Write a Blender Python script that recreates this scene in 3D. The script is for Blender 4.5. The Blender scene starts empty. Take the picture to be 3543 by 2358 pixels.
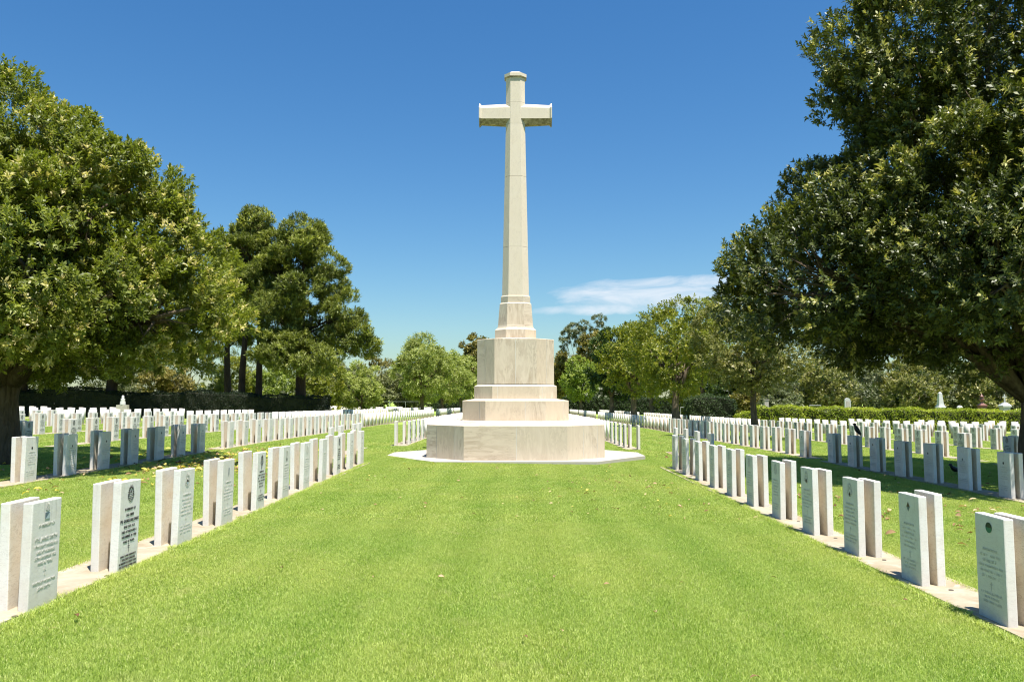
import bpy, bmesh, math, random
import numpy as np
from mathutils import Vector, Matrix
C = bpy.context.scene
COL = C.collection
R = math.radians
rng = np.random.default_rng(7)
random.seed(7)

# ------------------------------------------------------------------ camera, sky, sun
cam = bpy.data.cameras.new('camera'); cam.lens = 27.99; cam.sensor_width = 36; cam.clip_start = .05; cam.clip_end = 6000
co = bpy.data.objects.new('camera', cam); COL.objects.link(co); C.camera = co
co.location = (0, 0, 1.65); co.rotation_euler = (R(90 + 4.18), 0, R(0.28))
C.render.resolution_x, C.render.resolution_y = 1024, 681
SUNV = Vector((.18, -.27, .945)).normalized()
EL = math.asin(SUNV.z); RO = math.atan2(SUNV.x, SUNV.y)
W = bpy.data.worlds.new('World'); C.world = W; W.use_nodes = True
nt = W.node_tree; nt.nodes.clear()
def N(t, typ, **k):
    n = t.nodes.new(typ)
    for a, b in k.items():
        if a.startswith('i_'):
            n.inputs[int(a[2:]) if a[2:].isdigit() else a[2:].replace('_', ' ')].default_value = b
        else: setattr(n, a, b)
    return n
sky = N(nt, 'ShaderNodeTexSky', sky_type='NISHITA', sun_disc=False, sun_elevation=EL, sun_rotation=RO, altitude=50, air_density=1.3, dust_density=.4, ozone_density=3.5)
hsv = N(nt, 'ShaderNodeHueSaturation'); hsv.inputs['Saturation'].default_value = 1.27
bg = N(nt, 'ShaderNodeBackground'); bg.inputs['Strength'].default_value = .062
out = N(nt, 'ShaderNodeOutputWorld')
nt.links.new(sky.outputs[0], hsv.inputs['Color'])
tin = N(nt, 'ShaderNodeMixRGB', blend_type='MULTIPLY'); tin.inputs[0].default_value = 1; tin.inputs[2].default_value = (.80, .99, 1.12, 1); nt.links.new(hsv.outputs[0], tin.inputs[1])
# thin cirrus low in the sky: a wispy patch fixed to one direction of the sky
tc = N(nt, 'ShaderNodeTexCoord')
sep = N(nt, 'ShaderNodeSeparateXYZ'); nt.links.new(tc.outputs['Generated'], sep.inputs[0])
def M(t, op, a, b=None, c=None, clamp=False):
    n = N(t, 'ShaderNodeMath', operation=op); n.use_clamp = clamp
    for i, v in enumerate((a, b, c)):
        if v is None: continue
        if isinstance(v, (int, float)): n.inputs[i].default_value = v
        else: t.links.new(v, n.inputs[i])
    return n.outputs[0]
az = M(nt, 'DIVIDE', sep.outputs[0], sep.outputs[1]); el = M(nt, 'DIVIDE', sep.outputs[2], sep.outputs[1])
comb = N(nt, 'ShaderNodeCombineXYZ'); nt.links.new(M(nt, 'MULTIPLY', az, 7), comb.inputs[0])
nt.links.new(M(nt, 'ADD', M(nt, 'MULTIPLY', el, 34), M(nt, 'MULTIPLY', az, -2)), comb.inputs[1])
no = N(nt, 'ShaderNodeTexNoise'); no.inputs['Scale'].default_value = 1.3; no.inputs['Detail'].default_value = 7; no.inputs['Roughness'].default_value = .62; no.inputs['Distortion'].default_value = .6
nt.links.new(comb.outputs[0], no.inputs['Vector'])
def blob(ax, ex, sx, sy):
    dx = M(nt, 'DIVIDE', M(nt, 'SUBTRACT', az, ax), sx)
    e2 = M(nt, 'SUBTRACT', el, M(nt, 'MULTIPLY', M(nt, 'SUBTRACT', az, .15), .03))
    dy = M(nt, 'DIVIDE', M(nt, 'SUBTRACT', e2, ex), sy)
    return M(nt, 'SUBTRACT', 1, M(nt, 'ADD', M(nt, 'MULTIPLY', dx, dx), M(nt, 'MULTIPLY', dy, dy)))
b1 = blob(.165, .130, .115, .018)
b2 = blob(.115, .115, .085, .008)
b3 = blob(.20, .146, .11, .009)
m = M(nt, 'MAXIMUM', M(nt, 'MAXIMUM', b1, b2), b3)
m = M(nt, 'MAXIMUM', m, -1.2)
dens = M(nt, 'ADD', M(nt, 'MULTIPLY', m, .62), M(nt, 'MULTIPLY', M(nt, 'SUBTRACT', no.outputs[0], .45), 2.3))
dens = M(nt, 'MULTIPLY', M(nt, 'SMOOTH_MIN', M(nt, 'MAXIMUM', dens, 0), .85, .3), .95, clamp=True)
dens = M(nt, 'MULTIPLY', dens, M(nt, 'GREATER_THAN', sep.outputs[1], 0))
mix = N(nt, 'ShaderNodeMixRGB'); nt.links.new(dens, mix.inputs[0]); nt.links.new(tin.outputs[0], mix.inputs[1]); mix.inputs[2].default_value = (7.6, 8.0, 8.6, 1)
nt.links.new(mix.outputs[0], bg.inputs[0]); nt.links.new(bg.outputs[0], out.inputs[0])
sl = bpy.data.lights.new('sun', 'SUN'); sl.energy = 5.0; sl.angle = R(.53); sl.color = (1, .955, .88)
so = bpy.data.objects.new('sun', sl); COL.objects.link(so); so.rotation_euler = SUNV.to_track_quat('Z', 'Y').to_euler()
so.location = (10, -15, 40)
C.view_settings.view_transform = 'Standard'; C.view_settings.look = 'None'; C.view_settings.exposure = .95; C.view_settings.gamma = 1
C.render.engine = 'CYCLES'
C.cycles.filter_width = 1.15; C.cycles.max_bounces = 7; C.cycles.transparent_max_bounces = 4; C.cycles.diffuse_bounces = 4; C.cycles.glossy_bounces = 2; C.cycles.transmission_bounces = 3

# ------------------------------------------------------------------ helpers
def tag(o, label=None, cat=None, group=None, kind=None):
    if label: o['label'] = label
    if cat: o['category'] = cat
    if group: o['group'] = group
    if kind: o['kind'] = kind
    return o
def empty(name, loc, label, cat, group=None, rz=0):
    o = bpy.data.objects.new(name, None); COL.objects.link(o); o.location = loc; o.rotation_euler = (0, 0, rz)
    o.empty_display_size = .3
    return tag(o, label, cat, group)
def link(name, me, mats=None, parent=None, loc=None):
    o = bpy.data.objects.new(name, me); COL.objects.link(o)
    if mats is not None:
        for m_ in (mats if isinstance(mats, (list, tuple)) else [mats]): me.materials.append(m_)
    if parent: o.parent = parent
    if loc is not None: o.location = loc
    return o
def mesh_np(name, V, F, att=None, k=4, smooth=False):
    """V (n,3), F (m,k) quads or tris"""
    me = bpy.data.meshes.new(name)
    V = np.ascontiguousarray(V, dtype=np.float32); F = np.ascontiguousarray(F, dtype=np.int32)
    me.vertices.add(len(V)); me.vertices.foreach_set('co', V.ravel())
    me.loops.add(F.size); me.loops.foreach_set('vertex_index', F.ravel())
    me.polygons.add(len(F)); me.polygons.foreach_set('loop_start', np.arange(0, F.size, k, dtype=np.int32))
    if att is not None:
        a = me.attributes.new('lv', 'FLOAT', 'FACE'); a.data.foreach_set('value', np.ascontiguousarray(att, dtype=np.float32))
    me.update(calc_edges=True)
    if smooth: me.polygons.foreach_set('use_smooth', np.ones(len(F), dtype=bool))
    return me
def bm_mesh(name, bm, smooth=False):
    me = bpy.data.meshes.new(name); bm.to_mesh(me); bm.free()
    if smooth:
        for p in me.polygons: p.use_smooth = True
    return me
def add_box(bm, x0, x1, y0, y1, z0, z1, mi=0, rz=0):
    vs = [bm.verts.new((x, y, z)) for z in (z0, z1) for x, y in ((x0, y0), (x1, y0), (x1, y1), (x0, y1))]
    fs = [(0, 3, 2, 1), (4, 5, 6, 7), (0, 1, 5, 4), (1, 2, 6, 5), (2, 3, 7, 6), (3, 0, 4, 7)]
    r = [bm.faces.new([vs[i] for i in f]) for f in fs]
    for f in r: f.material_index = mi
    return vs, r
def bevel_all(bm, w, seg=2):
    bmesh.ops.bevel(bm, geom=bm.edges[:], offset=w, segments=seg, affect='EDGES', profile=.6)
def tube(bm, pts, rad, sides=7, cap=True):
    pts = [Vector(p) for p in pts]; rings = []
    for i, p in enumerate(pts):
        d = (pts[min(i + 1, len(pts) - 1)] - pts[max(i - 1, 0)]).normalized()
        a = d.orthogonal().normalized() if i == 0 else (a - d * a.dot(d)).normalized()
        b = d.cross(a); r = rad[i]
        rings.append([bm.verts.new(p + (a * math.cos(2 * math.pi * j / sides) + b * math.sin(2 * math.pi * j / sides)) * r) for j in range(sides)])
    for q, w in zip(rings, rings[1:]):
        for j in range(sides): bm.faces.new((q[j], q[(j + 1) % sides], w[(j + 1) % sides], w[j]))
    if cap:
        bm.faces.new(rings[-1]); bm.faces.new(rings[0][::-1])
def zg(x, y):
    """the lawn falls gently to the right and away from the viewer"""
    return -.0153 * max(-60, min(60, x)) - .0066 * max(0, min(y, 220) - 27)
def zgn(x, y): return -.0153 * np.clip(x, -60, 60) - .0066 * np.maximum(0, np.minimum(y, 220) - 27)

# ------------------------------------------------------------------ materials
def mat(name, rough=.8, spec=.3):
    m_ = bpy.data.materials.new(name); m_.use_nodes = True
    b = m_.node_tree.nodes['Principled BSDF']; b.inputs['Roughness'].default_value = rough
    b.inputs['Specular IOR Level'].default_value = spec
    return m_, m_.node_tree, b
def noise(t, scale, detail=4, rough=.55, dist=0, vec=None):
    n = N(t, 'ShaderNodeTexNoise'); n.inputs['Scale'].default_value = scale; n.inputs['Detail'].default_value = detail
    n.inputs['Roughness'].default_value = rough; n.inputs['Distortion'].default_value = dist
    if vec is not None: t.links.new(vec, n.inputs['Vector'])
    return n.outputs[0]
def ramp(t, fac, stops):
    n = N(t, 'ShaderNodeValToRGB'); e = n.color_ramp.elements
    while len(e) < len(stops): e.new(.5)
    for i, (p, c) in enumerate(stops): e[i].position = p; e[i].color = (*c, 1) if len(c) == 3 else c
    t.links.new(fac, n.inputs[0]); return n.outputs[0]
def mixc(t, f, a, b, mode='MIX'):
    n = N(t, 'ShaderNodeMixRGB', blend_type=mode)
    for i, v in enumerate((f, a, b)):
        if isinstance(v, (int, float)): n.inputs[i].default_value = v
        elif isinstance(v, tuple): n.inputs[i].default_value = (*v, 1)
        else: t.links.new(v, n.inputs[i])
    return n.outputs[0]
def bump(t, b, h, s=.3, d=.01):
    n = N(t, 'ShaderNodeBump'); n.inputs['Strength'].default_value = s; n.inputs['Distance'].default_value = d
    t.links.new(h, n.inputs['Height']); t.links.new(n.outputs[0], b.inputs['Normal'])
def objvec(t, sc=(1, 1, 1), rnd=True):
    tc_ = N(t, 'ShaderNodeTexCoord'); mp = N(t, 'ShaderNodeMapping'); mp.inputs['Scale'].default_value = sc
    t.links.new(tc_.outputs['Object'], mp.inputs['Vector'])
    if rnd:
        oi = N(t, 'ShaderNodeObjectInfo'); cx_ = N(t, 'ShaderNodeCombineXYZ')
        for i, k in enumerate((37., 91., 53.)): t.links.new(M(t, 'MULTIPLY', oi.outputs['Random'], k), cx_.inputs[i])
        t.links.new(cx_.outputs[0], mp.inputs['Location'])
    return mp.outputs[0]

def stone_mat(name, base, vein, tan, tanamt, stain):
    m_, t, b = mat(name, .72, .25)
    v = objvec(t)
    cloud = noise(t, 5.5, 4, .6, 0, v)
    c = mixc(t, ramp(t, cloud, [(.42, (0, 0, 0)), (.72, (1, 1, 1))]), base, tan)
    if tanamt < 1: c = mixc(t, tanamt, base, c)
    vs_ = objvec(t, (3, 3, 9))
    st = noise(t, 1.6, 6, .62, 2.2, vs_)
    ridge = M(t, 'ABSOLUTE', M(t, 'SUBTRACT', st, .5))
    c = mixc(t, M(t, 'MULTIPLY', ramp(t, ridge, [(0, (1, 1, 1)), (.018, (0, 0, 0))]), stain), c, vein)
    oi = N(t, 'ShaderNodeObjectInfo')
    c = mixc(t, M(t, 'MULTIPLY', oi.outputs['Random'], .30), c, tuple(x * .80 for x in tan))
    # grime creeping up from the foot and fine speckle of sawn marble
    gz = N(t, 'ShaderNodeSeparateXYZ'); tcx = N(t, 'ShaderNodeTexCoord'); t.links.new(tcx.outputs['Object'], gz.inputs[0])
    low = M(t, 'MULTIPLY', M(t, 'SUBTRACT', .22, gz.outputs[2], clamp=True), noise(t, 14, 4, .6, 0, v), clamp=True)
    c = mixc(t, M(t, 'MULTIPLY', low, 2.2, clamp=True), c, (.33, .27, .19))
    sp = noise(t, 190, 2, .6, 0, v)
    c = mixc(t, ramp(t, sp, [(.38, (.22, .22, .22)), (.55, (0, 0, 0))]), c, tuple(x * .72 for x in base))
    oi2 = M(t, 'FRACT', M(t, 'MULTIPLY', oi.outputs['Random'], 17.31))
    drip = noise(t, 1.0, 4, .6, .3, objvec(t, (30, 30, 2.2)))
    dk = M(t, 'MULTIPLY', ramp(t, drip, [(.56, (0, 0, 0)), (.75, (1, 1, 1))]), M(t, 'MULTIPLY', M(t, 'SUBTRACT', gz.outputs[2], .35, clamp=True), M(t, 'MULTIPLY', oi2, 1.1)), clamp=True)
    c = mixc(t, dk, c, (.25, .235, .20))
    t.links.new(c, b.inputs['Base Color'])
    bump(t, b, M(t, 'ADD', M(t, 'MULTIPLY', sp, .5), noise(t, 40, 3, .6, 0, v)), .25, .004)
    return m_
MARBLE = stone_mat('white_marble', (.80, .785, .74), (.46, .43, .39), (.74, .675, .59), .75, .5)
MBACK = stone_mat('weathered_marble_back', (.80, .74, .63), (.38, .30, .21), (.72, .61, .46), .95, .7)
def cross_mat():
    m_, t, b = mat('veined_limestone', .75, .2)
    at = N(t, 'ShaderNodeAttribute', attribute_name='lv')
    tc_ = N(t, 'ShaderNodeTexCoord')
    f = at.outputs['Fac']
    cx_ = N(t, 'ShaderNodeCombineXYZ')
    for i, k in enumerate((31., 17., 47.)): t.links.new(M(t, 'MULTIPLY', f, k), cx_.inputs[i])
    def vec(sc):
        va = N(t, 'ShaderNodeVectorMath', operation='ADD'); t.links.new(tc_.outputs['Object'], va.inputs[0]); t.links.new(cx_.outputs[0], va.inputs[1])
        vm = N(t, 'ShaderNodeVectorMath', operation='MULTIPLY'); t.links.new(va.outputs[0], vm.inputs[0]); vm.inputs[1].default_value = sc
        return vm.outputs[0]
    hz = noise(t, 1.5, 8, .66, 1.3, vec((.9, .9, 5.5)))
    vt = noise(t, 1.6, 8, .66, 1.6, vec((4.2, 4.2, 1.0)))
    sel = M(t, 'GREATER_THAN', M(t, 'FRACT', M(t, 'MULTIPLY', f, 7.7)), .5)
    st = mixc(t, sel, hz, vt)
    big = noise(t, 1.1, 3, .5, .5, vec((1, 1, 1)))
    base = mixc(t, M(t, 'FRACT', M(t, 'MULTIPLY', f, 5.3)), (.70, .62, .50), (.63, .53, .40))
    blot = M(t, 'MULTIPLY', ramp(t, st, [(.40, (0, 0, 0)), (.66, (1, 1, 1))]), ramp(t, big, [(.34, (.15, .15, .15)), (.68, (1, 1, 1))]))
    amt = M(t, 'ADD', .32, M(t, 'MULTIPLY', M(t, 'FRACT', M(t, 'MULTIPLY', f, 3.1)), .6))
    c = mixc(t, M(t, 'MULTIPLY', blot, amt, clamp=True), base, (.36, .27, .18))
    ridge = M(t, 'ABSOLUTE', M(t, 'SUBTRACT', st, .52))
    line = M(t, 'MULTIPLY', ramp(t, ridge, [(0, (1, 1, 1)), (.02, (0, 0, 0))]), ramp(t, noise(t, 2.2, 3, .5, 0, vec((1, 1, 1))), [(.42, (0, 0, 0)), (.66, (1, 1, 1))]))
    c = mixc(t, M(t, 'MULTIPLY', line, M(t, 'ADD', amt, .1), clamp=True), c, (.24, .18, .13))
    fine = noise(t, 60, 3, .6, 0, tc_.outputs['Object'])
    c = mixc(t, M(t, 'MULTIPLY', fine, .25), c, (.35, .30, .23))
    t.links.new(c, b.inputs['Base Color'])
    bump(t, b, M(t, 'ADD', fine, st), .12, .005)
    return m_
LIME = cross_mat()
def simple(name, col, rough=.8, var=.25, sc=8, spec=.25, metal=0, bmp=0):
    m_, t, b = mat(name, rough, spec); v = objvec(t)
    n_ = noise(t, sc, 5, .6, .2, v)
    c = mixc(t, ramp(t, n_, [(.3, (0, 0, 0)), (.7, (1, 1, 1))]), tuple(x * (1 - var) for x in col), tuple(min(1, x * (1 + var * .6)) for x in col))
    t.links.new(c, b.inputs['Base Color']); b.inputs['Metallic'].default_value = metal
    if bmp: bump(t, b, n_, bmp, .01)
    return m_
def smooth_shaft():
    m_, t, b = mat('shaft_limestone', .75, .2)
    at = N(t, 'ShaderNodeAttribute', attribute_name='lv'); f = at.outputs['Fac']
    v = objvec(t, (1, 1, 1), False)
    c = mixc(t, noise(t, 2.2, 5, .6, .6, v), (.73, .65, .525), (.67, .575, .44))
    st = noise(t, 1.4, 7, .66, 1.6, objvec(t, (2.5, 2.5, 1.2), False))
    c = mixc(t, M(t, 'MULTIPLY', ramp(t, M(t, 'ABSOLUTE', M(t, 'SUBTRACT', st, .5)), [(0, (1, 1, 1)), (.014, (0, 0, 0))]), .3), c, (.36, .30, .23))
    # down-facing splays mixed towards dark brown, broken up by ragged noise
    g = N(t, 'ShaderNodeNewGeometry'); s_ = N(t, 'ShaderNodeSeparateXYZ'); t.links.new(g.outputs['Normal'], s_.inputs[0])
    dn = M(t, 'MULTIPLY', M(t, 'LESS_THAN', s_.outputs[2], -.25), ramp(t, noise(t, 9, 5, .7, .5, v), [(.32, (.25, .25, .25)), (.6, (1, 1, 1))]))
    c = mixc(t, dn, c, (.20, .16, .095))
    c = mixc(t, M(t, 'MULTIPLY', noise(t, 70, 3, .6, 0, v), .14), c, (.36, .31, .24))
    t.links.new(c, b.inputs['Base Color']); bump(t, b, noise(t, 60, 3, .6, 0, v), .1, .004)
    return m_
SHAFT = smooth_shaft()
MORTAR = simple('pale_mortar', (.66, .64, .58), .9, .1)
def paving():
    m_, t, b = mat('pale_concrete', .85, .2); v = objvec(t, (1, 1, 1), False)
    c = mixc(t, noise(t, 1.4, 5, .6, 0, v), (.47, .44, .385), (.40, .37, .32))
    c = mixc(t, ramp(t, noise(t, 7, 6, .7, .4, v), [(.5, (0, 0, 0)), (.8, (.5, .5, .5))]), c, (.36, .32, .27))
    t.links.new(c, b.inputs['Base Color']); bump(t, b, noise(t, 60, 3, .6, 0, v), .1, .004); return m_
PAVE = paving()
def strip_mat():
    m_, t, b = mat('stained_concrete', .88, .2)
    g = N(t, 'ShaderNodeNewGeometry'); v = g.outputs['Position']
    c = mixc(t, ramp(t, noise(t, 2.6, 6, .65, .8, v), [(.35, (0, 0, 0)), (.65, (1, 1, 1))]), (.42, .37, .28), (.30, .245, .165))
    mp = N(t, 'ShaderNodeMapping'); mp.inputs['Scale'].default_value = (3, 11, 1); t.links.new(v, mp.inputs[0])
    c = mixc(t, ramp(t, noise(t, 4.5, 6, .7, 1.2, mp.outputs[0]), [(.46, (0, 0, 0)), (.7, (.55, .55, .55))]), c, (.30, .22, .14))
    c = mixc(t, ramp(t, noise(t, 5, 5, .6, .6, v), [(.58, (0, 0, 0)), (.68, (.6, .6, .6))]), c, (.50, .45, .37))
    s_ = N(t, 'ShaderNodeSeparateXYZ'); t.links.new(v, s_.inputs[0])
    cr = M(t, 'ABSOLUTE', M(t, 'SUBTRACT', M(t, 'FRACT', M(t, 'ADD', M(t, 'DIVIDE', s_.outputs[1], 2.64), M(t, 'MULTIPLY', noise(t, 3, 3, .6, 0, v), .03))), .5))
    c = mixc(t, ramp(t, cr, [(0, (.8, .8, .8)), (.0022, (0, 0, 0))]), c, (.16, .13, .10))
    t.links.new(c, b.inputs['Base Color']); bump(t, b, noise(t, 55, 4, .7, 0, v), .25, .006); return m_
STRIP = strip_mat()
def ground_mat():
    m_, t, b = mat('lawn_ground', .95, .1)
    g = N(t, 'ShaderNodeNewGeometry'); v = g.outputs['Position']
    c = mixc(t, noise(t, 60, 5, .75, 0, v), (.17, .27, .04), (.30, .40, .08))
    c = mixc(t, ramp(t, noise(t, .9, 5, .65, .3, v), [(.42, (0, 0, 0)), (.72, (.8, .8, .8))]), c, (.40, .43, .13))
    s_ = N(t, 'ShaderNodeSeparateXYZ'); t.links.new(v, s_.inputs[0])
    near = ramp(t, M(t, 'DIVIDE', s_.outputs[1], 100), [(.42, (1, 1, 1)), (.52, (0, 0, 0))])
    c = mixc(t, near, c, mixc(t, .5, c, (.08, .10, .025)))
    t.links.new(c, b.inputs['Base Color']); bump(t, b, noise(t, 45, 4, .8, 0, v), .6, .03); return m_
GROUND = ground_mat()
def leaf_mat(name, cols, rough=.4, spec=.4, trans=.25, tint=None):
    """cols: ramp stops over the per-leaf value"""
    m_, t, b = mat(name, rough, spec)
    at = N(t, 'ShaderNodeAttribute', attribute_name='lv')
    c = ramp(t, at.outputs['Fac'], cols)
    t.links.new(c, b.inputs['Base Color'])
    tr = N(t, 'ShaderNodeBsdfTranslucent'); t.links.new(mixc(t, 1, c, (1.5, 1.6, .7), 'MULTIPLY'), tr.inputs[0])
    mx = N(t, 'ShaderNodeMixShader'); mx.inputs[0].default_value = trans
    o = t.nodes['Material Output']; t.links.new(b.outputs[0], mx.inputs[1]); t.links.new(tr.outputs[0], mx.inputs[2]); t.links.new(mx.outputs[0], o.inputs[0])
    return m_
def grass_mat():
    m_, t, b = mat('grass_blade', .5, .35)
    at = N(t, 'ShaderNodeAttribute', attribute_name='lv')
    g = N(t, 'ShaderNodeNewGeometry'); v = g.outputs['Position']
    c = ramp(t, at.outputs['Fac'], [(0, (.12, .20, .02)), (.35, (.29, .40, .055)), (.75, (.60, .69, .17)), (.93, (.72, .74, .31)), (1, (.66, .57, .33))])
    p = ramp(t, noise(t, .8, 5, .62, .4, v), [(.40, (0, 0, 0)), (.68, (1, 1, 1))])
    c = mixc(t, M(t, 'MULTIPLY', p, .5), c, (.56, .57, .17))
    p2 = ramp(t, noise(t, 3.1, 4, .6, .2, v), [(.58, (0, 0, 0)), (.78, (1, 1, 1))])
    c = mixc(t, M(t, 'MULTIPLY', p2, .5), c, (.64, .58, .30))
    p3 = ramp(t, noise(t, .35, 3, .5, 0, v), [(.4, (1, 1, 1)), (.62, (0, 0, 0))])
    c = mixc(t, M(t, 'MULTIPLY', p3, .3), c, (.19, .37, .04))
    sx_ = N(t, 'ShaderNodeSeparateXYZ'); t.links.new(v, sx_.inputs[0])
    mow = M(t, 'SINE', M(t, 'ADD', M(t, 'MULTIPLY', sx_.outputs[0], 7.4), M(t, 'MULTIPLY', noise(t, .5, 2, .5, 0, v), 5)))
    c = mixc(t, M(t, 'MULTIPLY', M(t, 'ADD', mow, 1), .07), c, (.70, .74, .26))
    t.links.new(c, b.inputs['Base Color'])
    tr = N(t, 'ShaderNodeBsdfTranslucent'); t.links.new(mixc(t, 1, c, (1.25, 1.3, .8), 'MULTIPLY'), tr.inputs[0])
    mx = N(t, 'ShaderNodeMixShader'); mx.inputs[0].default_value = .42
    o = t.nodes['Material Output']; t.links.new(b.outputs[0], mx.inputs[1]); t.links.new(tr.outputs[0], mx.inputs[2]); t.links.new(mx.outputs[0], o.inputs[0])
    return m_
GRASS = grass_mat()
def bark(name, a, b_, sc=(9, 9, 1.6)):
    m_, t, b = mat(name, .92, .1); v = objvec(t, sc)
    n_ = noise(t, 1.5, 6, .7, .8, v)
    t.links.new(mixc(t, ramp(t, n_, [(.3, (0, 0, 0)), (.7, (1, 1, 1))]), a, b_), b.inputs['Base Color']); bump(t, b, n_, .8, .04); return m_
BARK = bark('grey_brown_bark', (.065, .048, .034), (.19, .15, .105))
BARKP = bark('pine_bark', (.03, .022, .018), (.09, .065, .05))
BARKG = bark('pale_gum_bark', (.20, .17, .14), (.42, .38, .33), (3, 3, 1))

# ------------------------------------------------------------------ ground, strips, paving
xs = np.array([-3000, -800, -300, -150, -90] + list(np.arange(-60, 61, 3)) + [90, 150, 300, 800, 3000], float)
ys = np.array([-300, -60, -20] + list(np.arange(-6, 60, 3)) + list(np.arange(60, 221, 8)) + [260, 400, 900, 3500], float)
ys = np.unique(np.append(ys, 27.))
GX, GY = np.meshgrid(xs, ys); GZ = zgn(GX, GY)
nx, ny = len(xs), len(ys)
idx = np.arange(nx * ny).reshape(ny, nx)
F = np.stack([idx[:-1, :-1], idx[:-1, 1:], idx[1:, 1:], idx[1:, :-1]], -1).reshape(-1, 4)
g_o = link('ground', mesh_np('ground', np.stack([GX, GY, GZ], -1).reshape(-1, 3), F), GROUND)
tag(g_o, kind='structure')

# rows: (side, number, face X, [(y of stone centre...)...])
ROWS = []          # (side, row number, x of inner face at y, blocks)
def rx(side, i, y):
    base = {('L', 1): -3.60, ('R', 1): 3.62}.get((side, i))
    if base is not None: return base + (-.009 if side == 'L' else .014) * (min(y, 20) - 6)
    v = 8.78 + 4.9 * (i - 2)
    return -v if side == 'L' else v
P = 1.32
blocks = {}
for s in 'LR':
    for i in range(1, 9):
        B = []
        if i == 1:
            B.append([6.2 + P * k for k in range(-1, 11)])
        else:
            B.append([14.5 + P * k for k in range(-7 if i == 2 else -3, 7)])
        y2 = 28.3 if i == 1 else 24.7
        yend = 86 if i <= 3 else 57.5
        B.append([y2 + P * k for k in range(int((yend - y2) / P) + 1)])
        if s == 'L' or i <= 3:
            B.append([90.5 + P * k for k in range(17)])
            B.append([116 + P * k for k in range(12)])
        blocks[s, i] = B
VISIBLE = lambda x, y: y > 4.2 and abs((x) / y) < .665
strip_rects = []
def strip_prism(bm, x0, x1, y0, y1):
    e = .03
    ysq = [y0, y1] if (y1 <= 27 or y0 >= 27) else [y0, 27, y1]
    rings = []
    for y in ysq:
        rings.append([bm.verts.new((x0, y, zg(x0, y) - .08)), bm.verts.new((x0, y, zg(x0, y) + e)), bm.verts.new((x1, y, zg(x1, y) + e)), bm.verts.new((x1, y, zg(x1, y) - .08))])
    for a, b in zip(rings, rings[1:]):
        for j in range(3): bm.faces.new((a[j], a[j + 1], b[j + 1], b[j]))
    bm.faces.new(rings[0][::-1]); bm.faces.new(rings[-1])
for (s, i), B in blocks.items():
    sg = -1 if s == 'L' else 1
    for bi, b in enumerate(B):
        y0, y1 = b[0] - .75, b[-1] + .55
        if bi == 0 and i == 1: y0 = 3.6
        if bi == 1 and i == 1: y0 = 26.9
        xa = rx(s, i, (y0 + y1) / 2)
        if s == 'L': x0, x1 = xa - .50, xa + .035
        else: x0, x1 = xa - .13, xa + .40
        if not (VISIBLE(x1 if s == 'L' else x0, y1)): continue
        bm = bmesh.new(); strip_prism(bm, x0, x1, y0, y1)
        bmesh.ops.recalc_face_normals(bm, faces=bm.faces[:])
        o = link('concrete_strip', bm_mesh('concrete_strip', bm), STRIP); tag(o, kind='structure')
        strip_rects.append((x0, x1, y0, y1))

# cross paving
CY = 23.34; CX = -.01
def octo(W_, F_, D_, z):
    """octagon half width W_, front half face F_, half depth D_, 45 degree corners"""
    c = W_ - F_; s_ = D_ - c
    return [Vector((CX + x, CY + y, z)) for x, y in ((-F_, -D_), (F_, -D_), (W_, -s_), (W_, s_), (F_, D_), (-F_, D_), (-W_, s_), (-W_, -s_))]
SLAB = [(-2.07, -2.89), (2.07, -2.89), (3.65, -.74), (3.65, .74), (2.07, 2.89), (-2.07, 2.89), (-3.65, .74), (-3.65, -.74)]
bm = bmesh.new()
vb = [bm.verts.new((CX + x, CY + y, -.12)) for x, y in SLAB]; vt = [bm.verts.new((CX + x, CY + y, .062)) for x, y in SLAB]
bm.faces.new(vt)
for j in range(8): bm.faces.new((vb[j], vb[(j + 1) % 8], vt[(j + 1) % 8], vt[j]))
bmesh.ops.recalc_face_normals(bm, faces=bm.faces[:])
pv = link('paving', bm_mesh('paving', bm), PAVE); tag(pv, kind='structure')

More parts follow.
